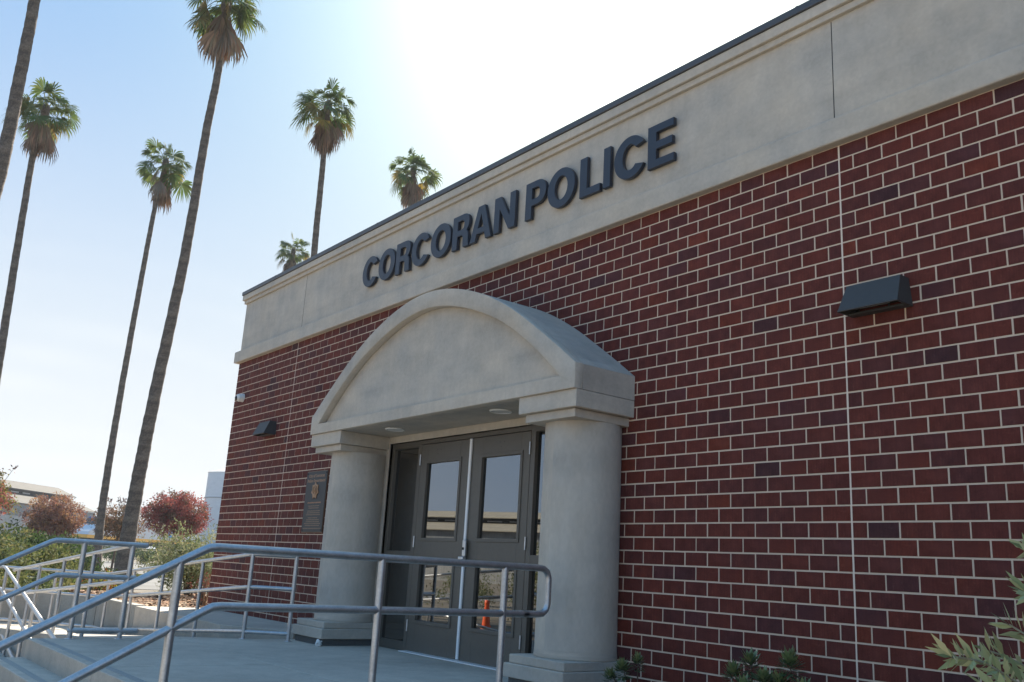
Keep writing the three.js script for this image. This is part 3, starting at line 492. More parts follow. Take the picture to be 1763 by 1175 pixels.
{ // wall side of the ramp
  const z = 1.13, h = 0.872, m = 0.53, e = -12.2, f = x => rampY(x);
  const path = (k, x0 = -6.38) => [[-6.12, k, 0.76], [x0, k, z], [-11.85, k + f(-11.85), z], [e, k + f(-11.85), z], [-13.55, k + f(-11.85), 2.1], [-13.6, k + f(-11.85), 4.0]];
  const posts = [[-6.12, 0, h, 0.76, PR2], [-6.42, 0, h, z, PR2]]; for (const x of [-7.87, -9.26, -10.5, -11.72]) posts.push([x, f(x) - 0.01, h + f(x), z, PR2]); for (const [x, zz] of [[-12.9, 1.62], [-13.57, 2.6], [-13.59, 3.6]]) posts.push([x, -0.42, h - 0.4, zz, PR2]);
  railing('galvanised pipe handrail along the planter wall on the building side of the ramp', [['top_rail', path(h), PR2, 0.12], ['mid_rail', path(m), PR2, 0.12], ['bottom_rail', path(0.075), PR2, 0.12]], posts);
}
{ // open side of the upper ramp run
  const z = 2.42, h = 0.872, m = 0.53, f = x => rampY(x);
  const path = k => [[-6.40, k, z], [-6.5, k, z], [-11.4, k + f(-11.4), z], [-11.85, k + f(-11.85), z]];
  const posts = []; for (const x of [-7.66, -8.95, -10.2, -11.5]) posts.push([x, f(x) - 0.01, h + f(x), z, PR2]);
  railing('galvanised pipe handrail on the open side of the upper ramp run', [['top_rail', path(h), PR2], ['mid_rail', path(m), PR2]], posts);
}
{ // lower ramp run, falling back towards the steps
  const P = k => [[-12.35, 0.5 + k, 2.52], [-11.8, 0.5 + k, 2.55], [-6.62, -0.05 + k, 2.90]], posts = [];
  for (const t of [0.05, 0.3, 0.55]) { const x = lerp(-11.8, -6.62, t); posts.push([x, lerp(-0.42, -0.83, t), lerp(0.5, -0.05, t), lerp(2.55, 2.9, t), PR2]); }
  railing('galvanised pipe handrail falling along the lower ramp run towards the steps', [['top_rail', P(0), PR2], ['mid_rail', P(-0.30), PR2], ['bottom_rail', P(-0.72), PR2]], posts);
}

// ───────────────────────── vegetation ─────────────────────────
function leafGeo(list) { // each leaf: {p base, d dir, n side, l, w, c colour, fold}
  const P = [], C = [], N = [];
  for (const f of list) {
    const t = f.p.clone().addScaledVector(f.d, f.l), m = f.p.clone().addScaledVector(f.d, f.l * 0.45), a = m.clone().addScaledVector(f.n, f.w / 2), b = m.clone().addScaledVector(f.n, -f.w / 2);
    for (const v of [f.p, a, t, f.p, t, b]) { P.push(v.x, v.y, v.z); C.push(...f.c); }
  }
  const g = new THREE.BufferGeometry(); g.setAttribute('position', new THREE.Float32BufferAttribute(P, 3)); g.setAttribute('color', new THREE.Float32BufferAttribute(C, 3)); g.computeVertexNormals(); void N; return g;
}
const rv = R => { const z = 2 * R() - 1, a = 6.2832 * R(), s = Math.sqrt(1 - z * z); return V(s * Math.cos(a), z, s * Math.sin(a)); };
function perp(d, R) { const q = rv(R).cross(d); return q.lengthSq() < 1e-6 ? V(1, 0, 0) : q.normalize(); }
function tint(c, R, s = 0.35, h = 0.12) { const k = 1 - s / 2 + s * R(); return [c[0] * k * (1 + h * (R() - 0.5) * 2), c[1] * k, c[2] * k]; }

// fan palm: ringed trunk, live fan fronds, hanging dead skirt
function fanFrond(R, dir, c0, petiole, blade, dead, col) {
  const P = [], C = [], q = (vs, c) => { for (const v of vs) { P.push(v.x, v.y, v.z); C.push(...c); } };
  const down = V(0, -1, 0), side = perp(dir, R); side.y *= 0.25; side.normalize();
  const sag = dead ? 0.4 : 0.12 + 0.4 * R() * R(); const p1 = c0.clone().addScaledVector(dir, petiole * 0.6), p2 = c0.clone().addScaledVector(dir, petiole).addScaledVector(down, petiole * sag);
  const ps = side.clone().multiplyScalar(0.028), pc = dead ? [0.20, 0.13, 0.08] : [0.13, 0.14, 0.05];
  q([c0.clone().sub(ps), c0.clone().add(ps), p1.clone().add(ps), c0.clone().sub(ps), p1.clone().add(ps), p1.clone().sub(ps), p1.clone().sub(ps), p1.clone().add(ps), p2.clone().add(ps), p1.clone().sub(ps), p2.clone().add(ps), p2.clone().sub(ps)], pc);
  const ax = p2.clone().sub(p1).normalize(), n = ax.clone().cross(side).normalize(), N = dead ? 16 : 25, span = dead ? 0.9 : 1.95;
  for (let i = 0; i < N; i++) {
    const ph = lerp(-span, span, i / (N - 1)) + (R() - 0.5) * 0.06, d = ax.clone().multiplyScalar(Math.cos(ph)).addScaledVector(side, Math.sin(ph)).addScaledVector(n, (i % 2 ? 0.05 : -0.05) + 0.10 * Math.cos(ph)).normalize();
    const L = blade * (0.72 + 0.28 * Math.cos(ph * 0.7)) * (0.85 + 0.3 * R()), t = d.clone().cross(n).normalize(), w = blade * 0.052;
    const a = p2.clone().addScaledVector(d, L * 0.52).addScaledVector(down, L * (dead ? 0.25 : 0.04)), b = p2.clone().addScaledVector(d, L * 0.80).addScaledVector(down, L * (dead ? 0.55 : 0.13 + 0.08 * R())), e = p2.clone().addScaledVector(d, L * (dead ? 0.75 : 0.93)).addScaledVector(down, L * (dead ? 0.95 : 0.30 + 0.2 * R()));
    const c = tint(col, R, 0.5, 0.2), tip = dead ? c : [lerp(c[0], 0.22, 0.25), lerp(c[1], 0.17, 0.2), c[2]];
    const al = a.clone().addScaledVector(t, w), ar = a.clone().addScaledVector(t, -w), bl = b.clone().addScaledVector(t, w * 0.55), br = b.clone().addScaledVector(t, -w * 0.55);
    q([p2, ar, al], c); q([al, ar, br, al, br, bl], c); q([bl, br, e], tip);
  }
  const g = new THREE.BufferGeometry(); g.setAttribute('position', new THREE.Float32BufferAttribute(P, 3)); g.setAttribute('color', new THREE.Float32BufferAttribute(C, 3)); g.computeVertexNormals(); return g;
}
function palm(o) {
  const R = mulberry(o.seed), pts = o.path.map(([x, y]) => atRange(x, y, o.D)), base = pts[0].clone(); base.y = groundH(base.x, base.z) - 0.1;
  const g = thing('palm_tree', o.label, 'palm tree', [base.x, base.y, base.z], 'tall fan palms');
  if (pts[0].y > base.y + 0.3) { const q = pts[0].clone(); q.lerp(pts[1], -0.0); pts.unshift(base.clone()); } else pts[0] = base.clone();
  const loc = pts.map(p => p.sub(base)), curve = new THREE.CatmullRomCurve3(loc, false, 'centripetal'), H = loc[loc.length - 1].y;
  const SEG = 160, RAD = 14, P = [], U = [], I = []; let s = 0, prev = null;
  for (let i = 0; i <= SEG; i++) {
    const t = i / SEG, c = curve.getPoint(t); if (prev) s += prev.distanceTo(c); prev = c; const hh = clamp01(c.y / H);
    const flare = 0.45 * Math.exp(-c.y / 1.1), r0 = lerp(o.r0, o.r1, Math.pow(hh, 0.75)) * (1 + flare);
    for (let k = 0; k <= RAD; k++) { const a = k / RAD * 6.2832, rr = r0 * (1 + 0.03 * Math.sin(i * 2.4) + 0.04 * Math.sin(a * 3 + i * 0.9) * Math.sin(i * 0.37)); P.push(c.x + Math.cos(a) * rr, c.y, c.z + Math.sin(a) * rr); U.push(k / RAD * 1.2, s); }
  }
  for (let i = 0; i < SEG; i++) for (let k = 0; k < RAD; k++) { const a = i * (RAD + 1) + k, b = a + RAD + 1; I.push(a, b, a + 1, a + 1, b, b + 1); }
  const tg = new THREE.BufferGeometry(); tg.setAttribute('position', new THREE.Float32BufferAttribute(P, 3)); tg.setAttribute('uv', new THREE.Float32BufferAttribute(U, 2)); tg.setIndex(I); tg.computeVertexNormals();
  mesh('trunk', tg, M.bark, g);
  const top = loc[loc.length - 1].clone(), S = o.S;
  const heart = new THREE.SphereGeometry(0.22 * S, 12, 10); heart.scale(1, 2.0, 1); heart.translate(top.x, top.y - 0.1 * S, top.z);
  const crown = mesh('crown', heart, M.bark, g);
  const live = (o.live ?? 25) + 6, dead = o.dead ?? 18;
  for (let i = 0; i < live; i++) {
    const el = lerp(1.35, -0.75, Math.pow((i + 0.5) / live, 0.85)) + (R() - 0.5) * 0.55, az = i * 2.39996 + (R() - 0.5) * 0.9, d = V(Math.cos(el) * Math.cos(az), Math.sin(el), Math.cos(el) * Math.sin(az));
    const old = i / live > 0.72 && R() < 0.45, col = old ? (R() < 0.5 ? [0.30, 0.22, 0.05] : [0.20, 0.17, 0.06]) : [0.105, 0.145, 0.042];
    mesh('frond', fanFrond(R, d, top.clone().add(V((R() - 0.5) * 0.2, (R() - 0.5) * 0.3 * S, (R() - 0.5) * 0.2)), S * (0.65 + 0.75 * R()), S * (0.62 + 0.34 * R()), false, col), M.leaf, crown);
  }
  for (let i = 0; i < dead; i++) {
    const el = (R() < 0.3 ? -0.75 : -1.2) + (R() - 0.5) * 0.5, az = R() * 6.2832, d = V(Math.cos(el) * Math.cos(az), Math.sin(el), Math.cos(el) * Math.sin(az));
    mesh('dead_frond', fanFrond(R, d, top.clone().add(V(0, -S * (0.15 + 0.6 * R()), 0)), S * (0.3 + 0.5 * R()), S * (0.6 + 0.4 * R()), true, R() < 0.6 ? [0.30, 0.20, 0.125] : [0.21, 0.145, 0.10]), M.deadLeaf, crown);
  }
  return g;
}
palm({ seed: 1, D: 31, r0: 0.30, r1: 0.15, S: 0.95, live: 26, dead: 16, path: [[-118, 1000], [-112, 820], [-62, 520], [2, 285], [38, 110], [62, -20], [80, -190]], label: 'fan palm leaning over the hedge, its crown high above the others, beyond the warehouse' });
palm({ seed: 2, D: 49, r0: 0.24, r1: 0.14, S: 1.0, path: [[-46, 980], [-30, 800], [0, 610], [37, 380], [62, 240], [78, 188]], label: 'fan palm with long brown skirt, next to the palm leaning over the hedge' });
palm({ seed: 3, D: 58, r0: 0.24, r1: 0.13, S: 1.02, live: 23, path: [[164, 985], [175, 880], [200, 720], [243, 480], [268, 350], [285, 280]], label: 'slender fan palm whose trunk rises in front of the locomotive nose' });
palm({ seed: 4, D: 39, r0: 0.30, r1: 0.145, S: 1.12, live: 27, dead: 20, path: [[208, 1003], [228, 880], [258, 720], [318, 440], [356, 220], [375, 125], [390, 5]], label: 'thick trunked fan palm standing in the planted strip beside the parking lot' });
palm({ seed: 5, D: 46, r0: 0.25, r1: 0.14, S: 1.05, dead: 26, path: [[530, 1000], [531, 800], [536, 560], [541, 435], [553, 310], [565, 182]], label: 'fan palm with drooping brown skirt rising behind the roof parapet' });
palm({ seed: 6, D: 60, r0: 0.26, r1: 0.16, S: 1.0, dead: 24, path: [[700, 1010], [704, 700], [707, 450], [712, 292]], label: 'fan palm whose crown shows just above the roof over the letters RCO' });
palm({ seed: 7, D: 84, r0: 0.26, r1: 0.16, S: 1.0, dead: 22, path: [[500, 1000], [502, 700], [505, 432]], label: 'small looking distant fan palm crown at the roof parapet corner' });

// broad-leaved trees: branching limbs, leaves in clumps at the twigs
function tree(o) {
  const R = mulberry(o.seed), c = atRange(o.px, o.py, o.D), base = V(c.x, groundH(c.x, c.z), c.z), g = thing(o.name, o.label, 'tree', [base.x, base.y, base.z], o.group);
  const H = c.y - base.y, br = [], tips = [];
  const grow = (p, d, L, r, lev) => {
    const q = p.clone().addScaledVector(d, L); br.push(cyl(p, q, r, r * 0.68, lev < 2 ? 8 : 5));
    if (lev >= 4) { tips.push(q); return; } if (lev >= 2) tips.push(p.clone().lerp(q, 0.7));
    const n = lev === 0 ? 5 : 3; for (let i = 0; i < n; i++) { const nd = d.clone().multiplyScalar(lev === 0 ? 0.9 : 0.75).add(rv(R).multiplyScalar(lev === 0 ? 0.75 : 0.8)); nd.y = nd.y * 0.8 + 0.22; grow(q, nd.normalize(), (lev === 0 ? o.ry * 0.5 : L * 0.66) * (0.75 + 0.5 * R()), r * 0.62, lev + 1); }
  };
  const T = Math.max(0.7, H - o.ry * 0.85); grow(V(0, 0, 0), V((R() - 0.5) * 0.12, 1, (R() - 0.5) * 0.12).normalize(), T, 0.085, 0);
  // fit the twigs into the crown ellipsoid
  const bb = new THREE.Box3().setFromPoints(tips), ctr = bb.getCenter(V()), sz = bb.getSize(V());
  void sz; mesh('trunk', merge(br), M.twig, g);
  const leaves = [], cc = V(0, H, 0);
  const clumps = []; for (let i = 0; i < o.clumps; i++) { const u = rv(R), k = Math.pow(R(), 0.42); clumps.push(cc.clone().add(V(u.x * o.rx * k, u.y * o.ry * k, u.z * o.rx * k))); }
  for (const t of tips) { const e = t.clone().sub(cc); if (Math.hypot(e.x / o.rx, e.y / o.ry, e.z / o.rx) < 1.15) clumps.push(t); } void ctr;
  for (const q of clumps) { const col = o.cols[Math.floor(R() * o.cols.length)]; for (let k = 0; k < o.per; k++) { const d = rv(R); d.y -= 0.35; d.normalize(); leaves.push({ p: q.clone().add(rv(R).multiplyScalar(o.cr * Math.sqrt(R()))), d, n: perp(d, R), l: o.leaf * (0.7 + 0.6 * R()), w: o.leaf * 0.45, c: tint(col, R) }); } }
  const cr = mesh('crown', leafGeo(leaves), M.leaf, g); void cr;
  if (o.sprays) { const sp = [], tw = []; for (let i = 0; i < o.sprays; i++) { const a = R() * 6.28, r = o.rx * (0.2 + 0.7 * R()), p = cc.clone().add(V(Math.cos(a) * r * 0.5, o.ry * 0.4, Math.sin(a) * r * 0.5)), q = cc.clone().add(V(Math.cos(a) * r * 1.15, o.ry * (1.0 + 0.55 * R()), Math.sin(a) * r * 1.15)); tw.push(cyl(p, q, 0.012, 0.006, 4)); for (let k = 0; k < 10; k++) { const d = rv(R); sp.push({ p: q.clone().lerp(p, R() * 0.25).add(rv(R).multiplyScalar(0.10)), d, n: perp(d, R), l: o.leaf, w: o.leaf * 0.5, c: tint([0.22, 0.13, 0.10], R) }); } } mesh('seed_spray', merge([...tw.map(t => { const q = t.toNonIndexed(); q.deleteAttribute('uv'); q.setAttribute('color', new THREE.BufferAttribute(new Float32Array(q.attributes.position.count * 3).fill(0.12), 3)); return q; }), leafGeo(sp)]), M.deadLeaf, g); }
}
const redG = 'small red autumn trees by the railway';
tree({ seed: 21, name: 'autumn_tree', px: 92, py: 893, D: 62, rx: 1.7, ry: 1.42, clumps: 400, per: 26, cr: 0.27, leaf: 0.15, cols: [[0.28, 0.14, 0.10], [0.31, 0.16, 0.10], [0.23, 0.12, 0.09], [0.34, 0.19, 0.09]], label: 'rust orange autumn tree in front of the warehouse wall', group: redG });
tree({ seed: 22, name: 'autumn_tree', px: 303, py: 886, D: 58, rx: 1.95, ry: 1.35, clumps: 480, per: 28, cr: 0.27, leaf: 0.15, cols: [[0.32, 0.085, 0.07], [0.37, 0.11, 0.08], [0.22, 0.085, 0.07], [0.17, 0.10, 0.06]], label: 'deep red autumn tree between the palms and the white silo', group: redG });
tree({ seed: 23, name: 'autumn_tree', px: 204, py: 900, D: 66, rx: 1.9, ry: 1.1, clumps: 200, per: 22, cr: 0.30, leaf: 0.15, sprays: 22, cols: [[0.24, 0.13, 0.07], [0.20, 0.11, 0.06], [0.14, 0.10, 0.05]], label: 'thin brown autumn tree with bare seed sprays beside the thick palm trunk', group: redG });
tree({ seed: 24, name: 'autumn_tree', px: -28, py: 862, D: 40, rx: 1.15, ry: 1.1, clumps: 110, per: 20, cr: 0.26, leaf: 0.13, sprays: 12, cols: [[0.30, 0.13, 0.09], [0.20, 0.19, 0.06], [0.24, 0.20, 0.07], [0.30, 0.10, 0.08]], label: 'yellow and pink autumn tree rising over the hedge by the warehouse ridge', group: redG });

function shrub(o) {
  const R = mulberry(o.seed), g = thing(o.name ?? 'shrub', o.label, 'shrub', o.pos, o.group), leaves = [], stems = [];
  for (let i = 0; i < (o.stems ?? 7); i++) { const a = R() * 6.28, q = V(Math.cos(a) * o.rx * 0.55 * R(), o.h * (0.5 + 0.35 * R()), Math.sin(a) * o.rz * 0.55 * R()); stems.push(cyl(V(q.x * 0.15, 0, q.z * 0.15), q, 0.02, 0.008, 5)); }
  const cl = []; for (let i = 0; i < o.clumps; i++) { const u = rv(R), k = Math.pow(R(), 0.35), lump = 0.8 + 0.35 * Math.sin(u.x * 4 + o.seed) * Math.sin(u.z * 5 + u.y * 3); cl.push(V(u.x * o.rx * k * lump, o.h * 0.5 + u.y * o.h * 0.5 * k * lump, u.z * o.rz * k * lump)); }
  for (const q of cl) { const col = o.cols[Math.floor(R() * o.cols.length)]; for (let k = 0; k < o.per; k++) { const d = rv(R); d.y = d.y * 0.8 + (o.up ?? 0.35); d.normalize(); const p = q.clone().add(rv(R).multiplyScalar(o.cr * Math.cbrt(R()))); if (p.y < 0.02) p.y = 0.02 + R() * 0.1; leaves.push({ p, d, n: perp(d, R), l: o.leaf * (0.65 + 0.7 * R()), w: o.leaf * (o.wid ?? 0.42), c: tint(col, R, 0.5) }); } }
  mesh('stem', merge(stems), M.twig, g); mesh('foliage', leafGeo(leaves), o.mat ?? M.leaf, g); return g;
}
const greenD = [[0.055, 0.085, 0.028], [0.065, 0.10, 0.03], [0.045, 0.07, 0.025]], greenL = [[0.13, 0.145, 0.05], [0.17, 0.165, 0.065], [0.095, 0.12, 0.04]], olive = [[0.20, 0.22, 0.11], [0.26, 0.26, 0.15], [0.14, 0.17, 0.07]];
{ // hedge shrubs left of the ramp, by pixel of their foot line and range
  const H = [[-40, 24, 1.9, 1.0, greenL, 'broad light green shrub by the upper ramp, furthest along the hedge'], [14, 22, 1.6, 0.98, greenL, 'light olive green shrub behind the ramp handrail, under the leaning palm'], [42, 33, 2.0, 1.42, greenD, 'dark green rounded shrub in front of the warehouse wall'], [88, 35, 1.5, 1.08, greenD, 'dark green shrub under the rust orange tree'], [58, 24, 1.35, 0.66, greenL, 'low light green shrub between the ramp and the dark shrubs'], [98, 29, 1.15, 0.7, greenL, 'light green shrub beside the slender palm trunk'], [108, 40, 1.4, 0.85, greenD, 'dark green shrub below the locomotive nose'], [42, 19, 1.2, 0.42, greenL, 'low spreading green shrub just beyond the ramp turning platform'], [180, 27, 0.6, 0.28, greenD, 'small round dark shrub at the edge of the parking lot']];
  H.forEach(([px, D, rx, h, cols, label], i) => { const c = atRange(px, 960, D), y = groundH(c.x, c.z); shrub({ seed: 40 + i, pos: [c.x, y, c.z], rx, rz: rx, h: h + 0.55, clumps: Math.round(200 * rx), per: 30, cr: 0.2, leaf: 0.11, cols, label, group: 'hedge shrubs beside the ramp' }); });
  const F = [[150, 104, 4.2], [200, 106, 4.2], [252, 108, 4.4], [300, 110, 4.4], [350, 112, 4.4]];
  F.forEach(([px, D, rx], i) => { const c = atRange(px, 955, D), y = groundH(c.x, c.z); shrub({ seed: 60 + i, name: 'hedge_shrub', pos: [c.x, y, c.z], rx, rz: 1.5, h: 1.75, clumps: 150, per: 14, cr: 0.4, leaf: 0.22, cols: greenD, label: 'dark clipped hedge shrub between the parking lot and the train', group: 'far hedge before the train' }); });
}
{ // olive shrubs by the corner of the building
  const S = [[-12.5, 0.03, -1.6, 1.0, 1.55, 160, 'silvery olive shrub against the corner of the brick building'], [-14.6, 0.0, -1.1, 1.15, 1.35, 170, 'wide silvery olive shrub on the wood chips beside the planter wall'], [-13.4, 0.02, -3.2, 0.75, 2.55, 130, 'tall thin olive shrub in front of the red tree'], [-17.2, -0.2, -2.4, 1.1, 1.35, 120, 'low olive shrub towards the parking lot']];
  S.forEach(([x, y, z, rx, h, n, label], i) => shrub({ seed: 80 + i, name: 'olive_shrub', pos: [x, y, z], rx, rz: rx * 0.9, h, clumps: Math.round(n * 1.5), per: 34, cr: 0.17, leaf: 0.078, wid: 0.27, cols: olive, up: 0.5, label, group: 'olive shrubs at the building corner' }));
  shrub({ seed: 90, name: 'flowering_plant', pos: [-15.8, -0.05, 0.2], rx: 0.5, rz: 0.4, h: 0.45, clumps: 40, per: 14, cr: 0.1, leaf: 0.05, cols: [[0.32, 0.30, 0.03], [0.30, 0.10, 0.03], [0.12, 0.14, 0.04]], label: 'low yellow and orange flowering plant near the thick palm', group: 'small bedding plants' });
  shrub({ seed: 91, name: 'flowering_plant', pos: [-18.6, -0.5, 2.6], rx: 0.7, rz: 0.5, h: 0.5, clumps: 44, per: 14, cr: 0.12, leaf: 0.06, cols: [[0.22, 0.10, 0.10], [0.28, 0.20, 0.04], [0.10, 0.12, 0.04]], label: 'low pinkish flowering plant beyond the ramp turning platform', group: 'small bedding plants' });
  shrub({ seed: 92, name: 'bedding_plant', pos: [-11.05, 0.04, -0.1], rx: 0.25, rz: 0.3, h: 0.5, clumps: 30, per: 12, cr: 0.09, leaf: 0.045, cols: [[0.16, 0.05, 0.04], [0.10, 0.05, 0.04]], label: 'small reddish plant at the foot of the brick corner', group: 'small bedding plants' });
}
// small dark shrubs under the brick wall, right of the portico
function rosette(seed, pos, h, heads, label) {
  const R = mulberry(seed), g = thing('dwarf_shrub', label, 'shrub', pos, 'dwarf shrubs at the foot of the brick wall'), L = [], S = [];
  for (const [x, y, z, s] of heads) { S.push(cyl(V(x * 0.2, 0, z * 0.2), V(x, y, z), 0.006, 0.004, 6)); for (let k = 0; k < 85; k++) { const el = 1.35 - 1.75 * Math.pow(k / 85, 0.75), a = k * 2.4, d = V(Math.cos(el) * Math.cos(a), Math.sin(el), Math.cos(el) * Math.sin(a)); L.push({ p: V(x, y - 0.03 - 0.06 * s * (k / 85), z).addScaledVector(d, 0.01 + 0.02 * R()), d, n: perp(d, R).lerp(V(-d.z, 0, d.x).normalize(), 0.8).normalize(), l: 0.066 * s * (0.7 + 0.5 * R()), w: 0.026 * s, c: tint(k < 28 ? [0.20, 0.24, 0.10] : [0.10, 0.145, 0.065], R, 0.4) }); } }
  mesh('stem', merge(S), M.twig, g); mesh('foliage', leafGeo(L), M.leafGloss, g); void h;
}
rosette(101, [-0.30, -0.04, 0.55], 0.5, [[-0.05, 0.475, 0, 1], [-0.15, 0.40, 0.03, 1.0], [0.08, 0.395, 0.05, 0.95], [-0.02, 0.33, 0.1, 1.1], [0.02, 0.36, -0.1, 0.9]], 'dwarf shrub with three leafy heads at the foot of the brick wall');
rosette(102, [-0.02, -0.04, 0.55], 0.5, [[-0.06, 0.50, 0, 1.05], [-0.10, 0.39, 0.04, 0.9], [0.06, 0.36, 0.06, 1.0], [0.1, 0.30, -0.06, 1]], 'dwarf shrub with one taller head beside the control joint');
rosette(103, [-1.45, -0.04, 0.35], 0.4, [[-0.05, 0.31, 0.1, 0.9], [-0.12, 0.25, 0.14, 0.8], [0.02, 0.36, 0.02, 0.75]], 'dwarf shrub beside the column plinth');

// olive bush close to the camera, its branch tips reach into the frame
{
  const R = mulberry(303), at = (x, y, d) => PHOTO_POS.clone().addScaledVector(pixelRay(x, y), d), root = at(2060, 1900, 2.5); root.y = GND + 0.012;
  const g = thing('olive_bush', 'grey green olive branches with narrow leaves in front of the brick wall', 'bush', [root.x, root.y, root.z]), L = [], S = [];
  const branch = (pts, r, dens, ls = 1) => {
    const c = new THREE.CatmullRomCurve3(pts.map(p => p.clone().sub(root))), n = Math.max(4, Math.round(c.getLength() * dens)); S.push(new THREE.TubeGeometry(c, 16, r, 6, false));
    for (let i = 0; i <= n; i++) { const t = 0.12 + 0.88 * i / n, p = c.getPoint(t), tg = c.getTangent(t), s0 = perp(tg, R); for (const s of [-1, 1]) { const d = tg.clone().multiplyScalar(0.75).addScaledVector(s0, s * (0.7 + 0.3 * R())).add(V(0, 0.12, 0)).normalize(); const nn = d.clone().cross(tg).cross(d).add(rv(R).multiplyScalar(0.6)).normalize(); L.push({ p, d, n: nn.clone().cross(d).normalize(), l: ls * (0.05 + 0.03 * R()), w: 0.0185, c: tint(R() < 0.6 ? [0.52, 0.50, 0.25] : [0.36, 0.37, 0.18], R, 0.35) }); } }
    const e = c.getPoint(1), d = c.getTangent(1); L.push({ p: e, d, n: perp(d, R), l: 0.055, w: 0.011, c: [0.18, 0.21, 0.09] });
  };
  const B = (list, r, dens, ls) => branch(list.map(a => at(...a)), r, dens, ls);
  B([[1990, 1420, 2.5], [1850, 1240, 2.45], [1745, 1172, 2.4], [1690, 1140, 2.38], [1640, 1132, 2.36]], 0.0035, 40, 1.05);
  B([[1850, 1240, 2.45], [1790, 1165, 2.46], [1740, 1135, 2.5], [1705, 1122, 2.5]], 0.0028, 38);
  B([[1900, 1260, 2.4], [1830, 1150, 2.42], [1775, 1100, 2.45], [1738, 1076, 2.48]], 0.0028, 36);
  B([[1960, 1200, 2.5], [1880, 1080, 2.5], [1800, 1032, 2.5], [1766, 1020, 2.5]], 0.0025, 34);
  B([[1960, 1100, 2.5], [1880, 1000, 2.5], [1800, 960, 2.5], [1768, 946, 2.5]], 0.0025, 34);
  B([[1860, 1300, 2.4], [1790, 1215, 2.35], [1740, 1190, 2.33], [1690, 1182, 2.3]], 0.0028, 34);
  for (let i = 0; i < 46; i++) { const x = 1850 + R() * 520, y = 880 + R() * 620, d = 2.2 + R() * 0.9; B([[2060, 1560, 2.5], [lerp(2060, x, 0.5), lerp(1560, y, 0.6), lerp(2.5, d, 0.6)], [x, y, d]], 0.003, 44); }
  S.push(new THREE.TubeGeometry(new THREE.LineCurve3(V(0, 0, 0), at(2060, 1550, 2.5).sub(root)), 4, 0.02, 8, false));
  mesh('branch', merge(S), std(lin(0.28, 0.25, 0.17), 0.9), g); mesh('foliage', leafGeo(L), M.leaf, g);
}

// ───────────────────────── far buildings, train, cone ─────────────────────────
function ribbed(w, scale) { const t = tex(256, scale, (u, v) => { const r = 0.5 + 0.5 * Math.cos(u * 6.2832 * 8), s = n3(u, v, 40, 3), c = n1(u, v, 5, 3); const m = 0.84 + 0.05 * r + 0.12 * (s - 0.5) + 0.2 * (c - 0.5); return [m, m * 0.995, m * 0.98]; }); return t; }
const roofTin = std(lin(0.40, 0.36, 0.28), 0.8, { map: ribbed(1, 3.2) }), roofGrey = std(lin(0.115, 0.105, 0.088), 0.85, { map: ribbed(1, 3.2) }), wallTin = std(lin(0.46, 0.465, 0.46), 0.8, { map: ribbed(1, 3.2) }), wallTin2 = std(lin(0.26, 0.28, 0.30), 0.8, { map: ribbed(1, 3.2) });
function warehouse(A, dir, len, back, k, kd, roofMat, label) { // A: a point on the near eave line (x,z); dir: unit along the eave towards the far end; heights scale with k
  const g = thing('warehouse', label, 'warehouse', [A[0], -0.6, A[1]]); g.rotation.y = Math.atan2(-dir[1], dir[0]);
  const sgn = 1, S = (z, y) => [z * k * sgn, y * k]; void S;
  // local x along the eave, local -z or +z into the building decided by back
  const Z = d => d * kd * back, L0 = -len[0], L1 = len[1];
  const slab = (d0, y0, d1, y1, t, x0 = L0, x1 = L1) => { const p = [[x0, y0 * k, Z(d0)], [x1, y0 * k, Z(d0)], [x1, y1 * k, Z(d1)], [x0, y1 * k, Z(d1)]]; return quadSlab(back > 0 ? p.reverse() : p, t * k); };
  mesh('wall', merge([slab(0.3, 0, 0.3, 0, 0.01), box(L0 + 0.4, L1 - 0.4, 0, 3.55 * k, Math.min(Z(0.35), Z(26.6)), Math.max(Z(0.35), Z(26.6)))]), wallTin, g);
  mesh('upper_wall', box(L0 + 0.4, L1 - 0.4, 3.56 * k, 4.75 * k, Math.min(Z(0.40), Z(26.5)), Math.max(Z(0.40), Z(26.5))), wallTin2, g);
  mesh('lower_roof', merge([slab(0, 4.85, 8.6, 6.0, 0.08), slab(27, 4.85, 18.4, 6.0, 0.08)]), roofMat, g);
  mesh('clerestory', box(L0 + 3, L1 - 2.2, 5.3 * k, 6.75 * k, Math.min(Z(9.2), Z(17.8)), Math.max(Z(9.2), Z(17.8))), std(lin(0.03, 0.03, 0.03), 0.9), g);
  mesh('upper_roof', merge([slab(7.2, 6.45, 13.5, 7.4, 0.08, L0 + 0.5, L1 - 0.6), slab(19.8, 6.45, 13.5, 7.4, 0.08, L0 + 0.5, L1 - 0.6)]), roofMat, g);
  for (let x = L0 + 6; x < L0 + (L1 - L0) * 0.8; x += 3.4) mesh('clerestory_window', box(x, x + 2.2, 6.08 * k, 6.2 * k, Math.min(Z(9.08), Z(9.18)), Math.max(Z(9.08), Z(9.18))), std(lin(0.7, 0.72, 0.73), 0.5), g);
  return g;
}
{
  // heights: k = 1.38 puts the lower eave about 7 m up at ~190 m
  const A = atRange(0, 862, 192), B = atRange(163, 882, 216), d = V(B.x - A.x, 0, B.z - A.z); const L = d.length(); d.normalize();
  warehouse([A.x, A.z], [d.x, d.z], [46, L + 1], -1, 1.85, 0.72, roofGrey, 'long tin warehouse with raised ridge roof behind the rust orange tree');
  const vc = V(3.176, 0.831, -5.217); const p = az => { const a = az * Math.PI / 180; return V(vc.x - Math.sin(a) * 112, 0, vc.z - Math.cos(a) * 112); };
  const C = p(123.8), dd = [0.94, 0.34];
  warehouse([C.x, C.z], dd, [70, 70], 1, 1.25, 1.0, roofTin, 'tan roofed tin warehouse across the street, mirrored in the door glass');
}
